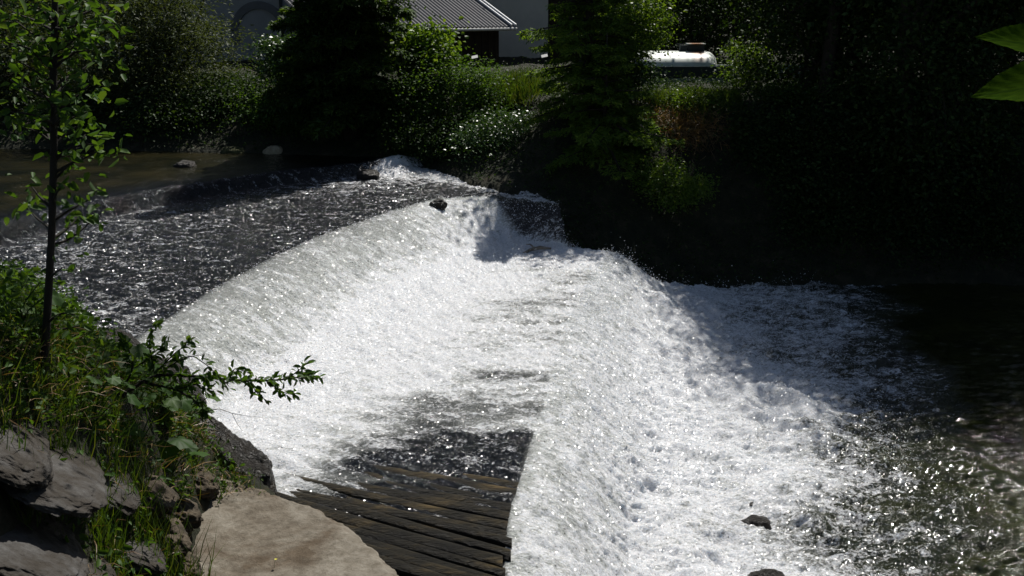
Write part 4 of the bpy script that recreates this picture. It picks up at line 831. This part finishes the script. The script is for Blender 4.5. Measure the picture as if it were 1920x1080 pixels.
# ------------------------------------------------------------------ near bank vegetation
# sapling
bp = hit(82, 706); tp = at(104, -30, bp[1] + .1); tp2 = at(112, -420, bp[1] + .2)
sap = thing('sapling', 'slim dark sapling with fresh green leaves standing on the near bank at the left', 'tree', bp)
pts = np.array([bp - [0, 0, .3], bp, at(88, 600, bp[1]), at(97, 440, bp[1]), at(101, 280, bp[1]), at(100, 140, bp[1] + .05), tp, tp2])
mb = MB(); mb.tube(pts - bp, [.031, .029, .025, .023, .022, .022, .018, .01], 10)
tg = [(30, 40), (70, 60), (150, 15), (185, 45), (195, 55), (172, 95), (150, 75), (170, 118), (60, 95), (135, 140), (168, 160), (150, 185), (163, 210), (150, 235), (178, 270), (190, 285), (140, 300), (45, 120), (20, 20),
      (165, 375), (150, 400), (172, 412), (60, 350), (40, 380), (120, 500), (140, 590), (150, 610), (118, 350), (10, 80), (205, 8), (55, 10), (20, 210), (45, 240), (130, 20), (110, 60), (130, 215), (75, 170), (160, 252), (150, 60), (20, 150), (75, 230)]
r = np.random.default_rng(77); LP = []
for (px, py) in tg:
    e = at(px, py, bp[1] + r.uniform(-.35, .35)); k = np.interp(py + 60, [-30, 440, 600], [6, 3, 2]); zt_ = e[2] - .12; 
    s = np.array([np.interp(zt_, pts[:, 2], pts[:, 0]), np.interp(zt_, pts[:, 2], pts[:, 1]), max(zt_, bp[2] + .3)])
    q = curve(s, e, .12, 6, r); mb.tube(q - bp, np.linspace(.011, .004, 6), 5, cap=False)
    m_ = r.integers(8, 17); LP.append(e + r.normal(size=(m_, 3)) * [.075, .09, .06]); LP.append(q[r.integers(2, 6, 5)] + r.normal(size=(5, 3)) * .03)
for _ in range(60):
    z = r.uniform(6.0, 8.0); e = np.array([tp[0] + r.normal() * .6, tp[1] + r.normal() * .6, z]); LP.append(e + r.normal(size=(14, 3)) * .12)
mb.build('trunk', M['bark'], sap, True); LP = np.concatenate(LP)
arr = leaf_cloud(LP, .075, .52, 'leaf', droop=.35, r=r); leaf_obj('crown', (arr[0] - bp, arr[1]), M['leaf_mid'], sap)

# overhanging branch shrub
bb0 = hit(225, 735); ob = thing('shrub', 'shrub on the near bank with a long leafy branch reaching out over the white water', 'shrub', bb0)
mb = MB(); LP = []; LD_ = []; Y0 = bb0[1]
def br(pp, r0, r1, leafy=(0, 1), n_=30, dY=.0):
    Q = np.array([at(a, b, Y0 + dY * i) for i, (a, b) in enumerate(pp)]); t = np.linspace(0, 1, 18); l = np.linspace(0, 1, len(Q))
    C = np.stack([np.interp(t, l, Q[:, k]) for k in range(3)], -1); C[1:-1] = (C[:-2] + C[1:-1] * 2 + C[2:]) / 4
    mb.tube(C - bb0, np.linspace(r0, r1, 18), 6, cap=False)
    if n_:
        s = r.uniform(leafy[0], leafy[1], n_) * 17; i = np.minimum(s.astype(int), 16); f = (s - i)[:, None]; p = C[i] * (1 - f) + C[i + 1] * f
        LP.append(p + r.normal(size=p.shape) * .012); d = unit(C[i + 1] - C[i]); LD_.append(d * r.uniform(.2, 1, (n_, 1)) + r.normal(size=p.shape) * .55 + [0, 0, -.15])
main = [(225, 745), (290, 700), (360, 705), (430, 712), (500, 715), (560, 708), (590, 700)]
br(main, .016, .004, (.15, 1), 150, .02)
br([(500, 715), (530, 735), (555, 742)], .005, .002, n_=26); br([(540, 710), (565, 690), (580, 678)], .005, .002, n_=20); br([(560, 710), (585, 706), (606, 710)], .005, .002, n_=16)
br([(470, 716), (480, 735), (500, 752)], .005, .002, n_=22); br([(430, 712), (440, 690), (470, 700)], .005, .002, n_=22); br([(290, 700), (330, 660), (360, 640)], .008, .002, n_=44)
br([(290, 700), (280, 650), (283, 615), (300, 605)], .008, .002, n_=40); br([(310, 690), (360, 665), (395, 690), (430, 725)], .006, .002, n_=40)
br([(260, 715), (330, 730), (375, 755), (385, 775)], .010, .004, n_=70); br([(330, 730), (370, 720), (400, 735)], .006, .002, n_=40); br([(225, 745), (250, 690), (240, 650), (225, 630)], .01, .003, n_=70); br([(250, 690), (300, 660), (310, 640)], .006, .002, n_=40)
br([(385, 775), (400, 795), (425, 812), (448, 835)], .005, .0015, n_=0); br([(385, 772), (410, 766), (435, 775), (475, 782)], .004, .001, n_=0); br([(435, 775), (445, 795), (455, 808)], .002, .001, n_=0); br([(360, 665), (375, 668), (390, 655)], .003, .001, n_=0)
mb.build('branch', M['bark'], ob, True); LP = np.concatenate(LP); LD_ = np.concatenate(LD_); n = len(LP); Ls_ = r.uniform(.045, .085, n)
a_ = leaf_arr(LP, LD_, r.normal(size=(n, 3)) * .45 + [0, 0, 1], Ls_, Ls_ * .5, 'leaf'); leaf_obj('leaves', (a_[0] - bb0, a_[1]), M['leaf_mid'], ob)

# big leaved plants
def bigleaf(label, p, n, size, seed, spread=.3):
    r = np.random.default_rng(seed); root = thing('broad_leaved_plant', label, 'plant', p, 'broad leaved plants on the near bank'); st = MB(); lv = MB()
    for k in range(n):
        a = r.uniform(-2.0, 1.2); h = r.uniform(.12, .38); d = np.array([math.cos(a), math.sin(a), 0]); e = d * r.uniform(.3, 1) * spread + [0, 0, h]
        st.tube([(0, 0, -.05), e * .5 + [0, 0, h * .15], e], [.006, .005, .004], 5, cap=False)
        s = size * r.uniform(.6, 1.15); m = 18; tl = unit(np.array([d[0] * .4 + r.normal() * .25 + .1, d[1] * .4 + r.normal() * .25, 1.0])); ax = unit(d - (d @ tl) * tl); ay = np.cross(tl, ax); V = [e]
        for ring, rr_ in ((1, .5), (2, 1.0)):
            for j in range(m):
                t = 2 * math.pi * j / m; q = rr_ * s * (1 - .45 * max(0, math.cos(t - math.pi)) ** 6) * (1 + .07 * math.cos(9 * t) * (ring - 1))
                V.append(e + ax * (q * math.cos(t) + .35 * s * rr_) + ay * q * math.sin(t) * .95 + tl * (.10 * s * rr_ * math.cos(5 * t) - .14 * s * rr_ ** 2 + r.normal() * .01 * s))
        f = [(0, 1 + j, 1 + (j + 1) % m) for j in range(m)] + [(1 + j, 1 + m + j, 1 + m + (j + 1) % m, 1 + (j + 1) % m) for j in range(m)]
        lv.add(np.array(V), f)
    st.build('stem', M['leaf_mid'], root, True); lv.build('leaves', M['leaf_mid'], root, True)
for k, (px, py, n, s, lb) in enumerate([(320, 880, 6, .10, 'broad leaved plant right above the top of the concrete slab'), (300, 790, 9, .10, 'broad leaved plant in the weeds below the overhanging branch'), (230, 720, 8, .10, 'broad leaved plant at the root of the overhanging branch'),
        (345, 800, 6, .08, 'broad leaved plant at the lip of the wet rock'), (170, 790, 6, .07, 'small broad leaved plant right of the sapling'), (20, 640, 9, .09, 'broad leaved plant left of the sapling foot'), (255, 830, 5, .07, 'small broad leaved plant above the rock slabs')]):
    bigleaf(lb, hit(px, py) - np.array([0, 0, .02]), n, s, 200 + k)

# near weeds and grass
def near_ok(X, Y): return sdist(X, Y, NEAR, False) > .12
def pxin(X, Y, Zv):
    P = np.stack([X, Y, Zv], -1) - CAM; cp, sp_ = math.cos(PITCH), math.sin(PITCH); zc = P[:, 1] * cp - P[:, 2] * sp_; xc = P[:, 0]; yc = P[:, 1] * sp_ + P[:, 2] * cp
    return 960 + F * xc / zc, 540 - F * yc / zc
X, Y, r = scatter(300000, -9, -1.0, 5.5, 13.5, near_ok, 21); Zg = terrain(X, Y); px, py = pxin(X, Y, Zg)
dens = .22 + .78 * sst(py, 900, 760) * sst(px, 460, 300); dens = np.where(px > 350, dens * sst(py, 960, 880), dens)
dens *= np.where(fbm(X * 2.2, Y * 2.2, seed=15, o=3) > -.12, 1, .12); slabz = (py > 800) & (px < 190); dens = np.where(slabz & (fbm(X * 1.6, Y * 1.6, seed=18) < .02), .20, dens * 1.5)
k = (r.uniform(0, 1, len(X)) < dens * .75) ; X, Y, Zg = X[k], Y[k], Zg[k]; n = len(X)
hgt = r.exponential(.13, n) + .02; P = np.stack([X, Y, Zg + np.minimum(hgt, .45)], -1)
half_ = n // 2
tag(leaf_obj('weeds', leaf_cloud(P[:half_], .06, .55, 'leaf', r=r), M['leaf_mid']), 'small leaved green weeds over the near bank', 'weeds', kind='stuff')
d = r.normal(size=(n - half_, 3)) * .38 + np.array([.15, 0, 1.0])
tag(leaf_obj('grass', leaf_arr(np.stack([X, Y, Zg - .01], -1)[half_:], d, r.normal(size=(n - half_, 3)), r.uniform(.08, .30, n - half_), .008, 'blade'), M['grass']), 'long green grass among the weeds on the near bank', 'grass', kind='stuff')
# dead grass matted on the slope
k2 = r.uniform(0, 1, n) < .25; m_ = k2.sum(); tag(leaf_obj('dead_grass', leaf_arr(np.stack([X, Y, Zg + .05], -1)[k2], r.normal(size=(m_, 3)) * [1, 1, .25], r.normal(size=(m_, 3)) + [0, 0, 1], r.uniform(.06, .25, m_), .007, 'blade'), M['dry']), 'dead brown grass stalks lying on the near bank slope', 'dead grass', kind='stuff')
q_ = (py[:] > -1e9); ks = (r.uniform(0, 1, n) < .16) & (X < -2.2) & (Y < 9.2); ms = ks.sum()
tag(leaf_obj('weeds', leaf_cloud(np.stack([X, Y, Zg + r.uniform(.04, .22, n)], -1)[ks], .045, .5, 'leaf', r=r), M['leaf_dark']), 'dark small leaved weeds creeping over the grey rock slabs', 'weeds', kind='stuff')
# tall grass clump by the concrete
def clump(label, px, py, n, hmin, hmax, seed, sp=.12, grp='grass tufts on the near bank'):
    r = np.random.default_rng(seed); b = hit(px, py) if py < 1500 else np.array([0, 0, 0]); P = np.stack([r.normal(size=n) * sp, r.normal(size=n) * sp, np.full(n, -.03)], -1)
    P[:, 2] = terrain(P[:, 0] + b[0], P[:, 1] + b[1]) - b[2] - .02
    d = r.normal(size=(n, 3)) * .22 + [.05, 0, 1]; o = leaf_obj('grass_tuft', leaf_arr(P, d, r.normal(size=(n, 3)), r.uniform(hmin, hmax, n), .009, 'blade'), M['grass']); o.location = b; tag(o, label, 'grass', grp)
clump('tall thin grass tuft beside the lower edge of the concrete slab', 290, 1040, 260, .25, .62, 301, .16)
clump('grass tuft growing at the left frame edge beside the pale rock slab', 5, 880, 140, .2, .5, 302, .12)
clump('grass tuft at the inner corner of the concrete slab', 385, 935, 90, .15, .4, 303, .09)
clump('dense grass tuft at the foot of the sapling', 60, 690, 260, .2, .5, 304, .25)
clump('grass tuft below the rock slabs at the bottom edge', 190, 1010, 220, .15, .45, 305, .09)
clump('long grass at the left edge behind the sapling', 10, 600, 300, .2, .55, 306, .14)
fl = plane(520, 1058, 1.5); s = thing('yellow_flower', 'single small yellow flower on a thin stalk over the concrete slab', 'flower', fl - np.array([0.02, .03, 0]))
mb = MB(); mb.tube([(0, 0, -.02), (.004, 0, .03), (.018, 0, .06)], .0014, 5); mb.build('stalk', M['leaf_mid'], s)
mb = MB(); V = []
for j in range(9):
    a_ = j * .7; mb.add(np.array([(0, 0, 0), (math.cos(a_) * .011, math.sin(a_) * .011, .004), (math.cos(a_ + .35) * .013, math.sin(a_ + .35) * .013, .006), (math.cos(a_ + .7) * .011, math.sin(a_ + .7) * .011, .004)]) + [.018, 0, .06], [(0, 1, 2, 3)])
ym, nt, out = newmat('petal'); p = N(nt, 'ShaderNodeBsdfPrincipled', Roughness=.6); p.inputs['Base Color'].default_value = (.45, .42, .03, 1); nt.links.new(p.outputs[0], out.inputs[0]); mb.build('petals', ym, s)

# ------------------------------------------------------------------ young tree beside the camera, two big serrated leaves reach into view
def nearleaf_mat():
    m, nt, out = newmat('hazel_leaf'); L = nt.links.new
    uv = N(nt, 'ShaderNodeAttribute', attribute_name='lf'); sp = N(nt, 'ShaderNodeSeparateXYZ'); L(uv.outputs['Vector'], sp.inputs[0])
    ab = N(nt, 'ShaderNodeMath', operation='ABSOLUTE'); L(sp.outputs[1], ab.inputs[0])
    mid_ = N(nt, 'ShaderNodeMapRange'); L(ab.outputs[0], mid_.inputs[0]); mid_.inputs[1].default_value = .0; mid_.inputs[2].default_value = .035; mid_.inputs[3].default_value = 1; mid_.inputs[4].default_value = 0
    a = N(nt, 'ShaderNodeMath', operation='MULTIPLY_ADD'); L(ab.outputs[0], a.inputs[0]); a.inputs[1].default_value = -.75; L(sp.outputs[0], a.inputs[2])
    sc = N(nt, 'ShaderNodeMath', operation='MULTIPLY'); L(a.outputs[0], sc.inputs[0]); sc.inputs[1].default_value = 9.0
    fr = N(nt, 'ShaderNodeMath', operation='FRACT'); L(sc.outputs[0], fr.inputs[0]); s5 = N(nt, 'ShaderNodeMath', operation='SUBTRACT'); L(fr.outputs[0], s5.inputs[0]); s5.inputs[1].default_value = .5
    a5 = N(nt, 'ShaderNodeMath', operation='ABSOLUTE'); L(s5.outputs[0], a5.inputs[0]); vn = N(nt, 'ShaderNodeMapRange'); L(a5.outputs[0], vn.inputs[0]); vn.inputs[1].default_value = 0; vn.inputs[2].default_value = .10; vn.inputs[3].default_value = .8; vn.inputs[4].default_value = 0
    mxv = N(nt, 'ShaderNodeMath', operation='MAXIMUM'); L(mid_.outputs[0], mxv.inputs[0]); L(vn.outputs[0], mxv.inputs[1])
    no = N(nt, 'ShaderNodeTexNoise', Scale=9, Detail=6); L(uv.outputs['Vector'], no.inputs['Vector']); c = ramp(nt, no.outputs[0], [(.3, (.022, .052, .005)), (.7, (.045, .085, .008))])
    mx = N(nt, 'ShaderNodeMix', data_type='RGBA'); L(mxv.outputs[0], mx.inputs[0]); L(c.outputs[0], mx.inputs[6]); mx.inputs[7].default_value = (.018, .04, .008, 1)
    p = N(nt, 'ShaderNodeBsdfPrincipled', Roughness=.9); p.inputs['Specular IOR Level'].default_value = .0; L(mx.outputs[2], p.inputs['Base Color']); t = N(nt, 'ShaderNodeBsdfTranslucent')
    hs = N(nt, 'ShaderNodeMixRGB', blend_type='MULTIPLY'); hs.inputs[0].default_value = 1; hs.inputs[2].default_value = (1.6, 1.6, .5, 1); L(mx.outputs[2], hs.inputs[1]); L(hs.outputs[0], t.inputs[0])
    ms = N(nt, 'ShaderNodeMixShader'); ms.inputs[0].default_value = .5; L(p.outputs[0], ms.inputs[1]); L(t.outputs[0], ms.inputs[2]); L(ms.outputs[0], out.inputs[0]); return m
M['hazel'] = nearleaf_mat()
YN = 1.5; tb = np.array([1.75, 1.7, tz(1.75, 1.7)]); nt_r = thing('young_tree', 'young tree beside the camera with large serrated leaves reaching in at the upper right', 'tree', tb)
mb = MB(); mb.tube(np.array([tb - [0, 0, .2], tb + [-.05, 0, .9], tb + [.02, .03, 2.0], tb + [.1, .05, 3.6]]) - tb, [.035, .03, .025, .008], 9)
l1b = at(2090, 105, YN); l1t = at(1825, 69, YN - .04); l2b = at(2090, 138, YN + .06); l2t = at(1817, 183, YN)
j0 = tb + [.0, .01, 1.45]; j1 = at(2160, 60, YN + .02)
for a, b, rr_ in ((j0, j1, .008), (j1, l1b, .003), (j1, l2b, .003)): mb.tube(curve(a, b, .05, 6) - tb, [rr_, rr_ * .9, rr_ * .8, rr_ * .7, rr_ * .6, rr_ * .5], 6)
mb.build('trunk', M['bark'], nt_r, True)
def bigserr(base, tip, width, nrm, parent, off, seed):
    nu, nv = 70, 13; base = np.array(base); d = tip - base; L = np.linalg.norm(d); d = d / L; nrm = unit(nrm - (nrm @ d) * d); s = np.cross(nrm, d)
    u = np.linspace(0, 1, nu)[:, None]; v = np.linspace(-1, 1, nv)[None, :]
    prof = np.sin(np.clip(u, 0, 1) ** .75 * math.pi) ** .8 * (1 - .35 * u) * np.where(u > .85, .85, 1); prof = np.interp(u, [0, .06, .3, .55, .75, .88, .95, 1], [.0, .55, 1, .92, .60, .28, .10, 0])
    ser = 1 + .07 * ((u * 26) % 1) * (np.abs(v) > .9)
    y = v * prof * width * ser; x = u * L + .02 * 0; z = -.25 * width * (v ** 2) * prof * -1 - .18 * L * u ** 2 * 0 + .012 * width * np.sin(u * 60 - np.abs(v) * 9) 
    P = base + d * x[..., None] + s * y[..., None] + nrm * (z + y * 0)[..., None] - off
    me = grid_mesh('leaf', P.reshape(-1, 3), nu, nv); a = me.attributes.new('lf', 'FLOAT_VECTOR', 'POINT'); a.data.foreach_set('vector', np.stack([u + v * 0, v * prof, 0 * u * v], -1).astype(np.float32).ravel())
    link('leaf', me, M['hazel'], parent, True)
bigserr(l1b, l1t, .040, np.array([.05, -.62, .75]), nt_r, tb, 1); bigserr(l2b, l2t, .046, np.array([-.1, -.62, .75]), nt_r, tb, 2)
r = np.random.default_rng(4); LP = []; tw = MB()
for k in range(26):
    st_ = tb + [.02 + r.normal() * .02, .03, r.uniform(1.9, 3.5)]; e = st_ + [r.uniform(-.3, .8), r.uniform(-.6, .7), r.uniform(.1, .5)]
    if e[2] < 6.3 and e[0] / max(e[1], .1) < .66: continue
    q = curve(st_, e, .1, 6, r); tw.tube(q - tb, np.linspace(.006, .002, 6), 5, cap=False); LP.append(q[r.integers(1, 6, 9)] + r.normal(size=(9, 3)) * .02); LP.append(e + r.normal(size=(3, 3)) * .03)
tw.build('twigs', M['bark'], nt_r, True)
a_ = leaf_cloud(np.concatenate(LP), .11, .7, 'leaf', r=r); leaf_obj('crown', (a_[0] - tb, a_[1]), M['leaf_mid'], nt_r)
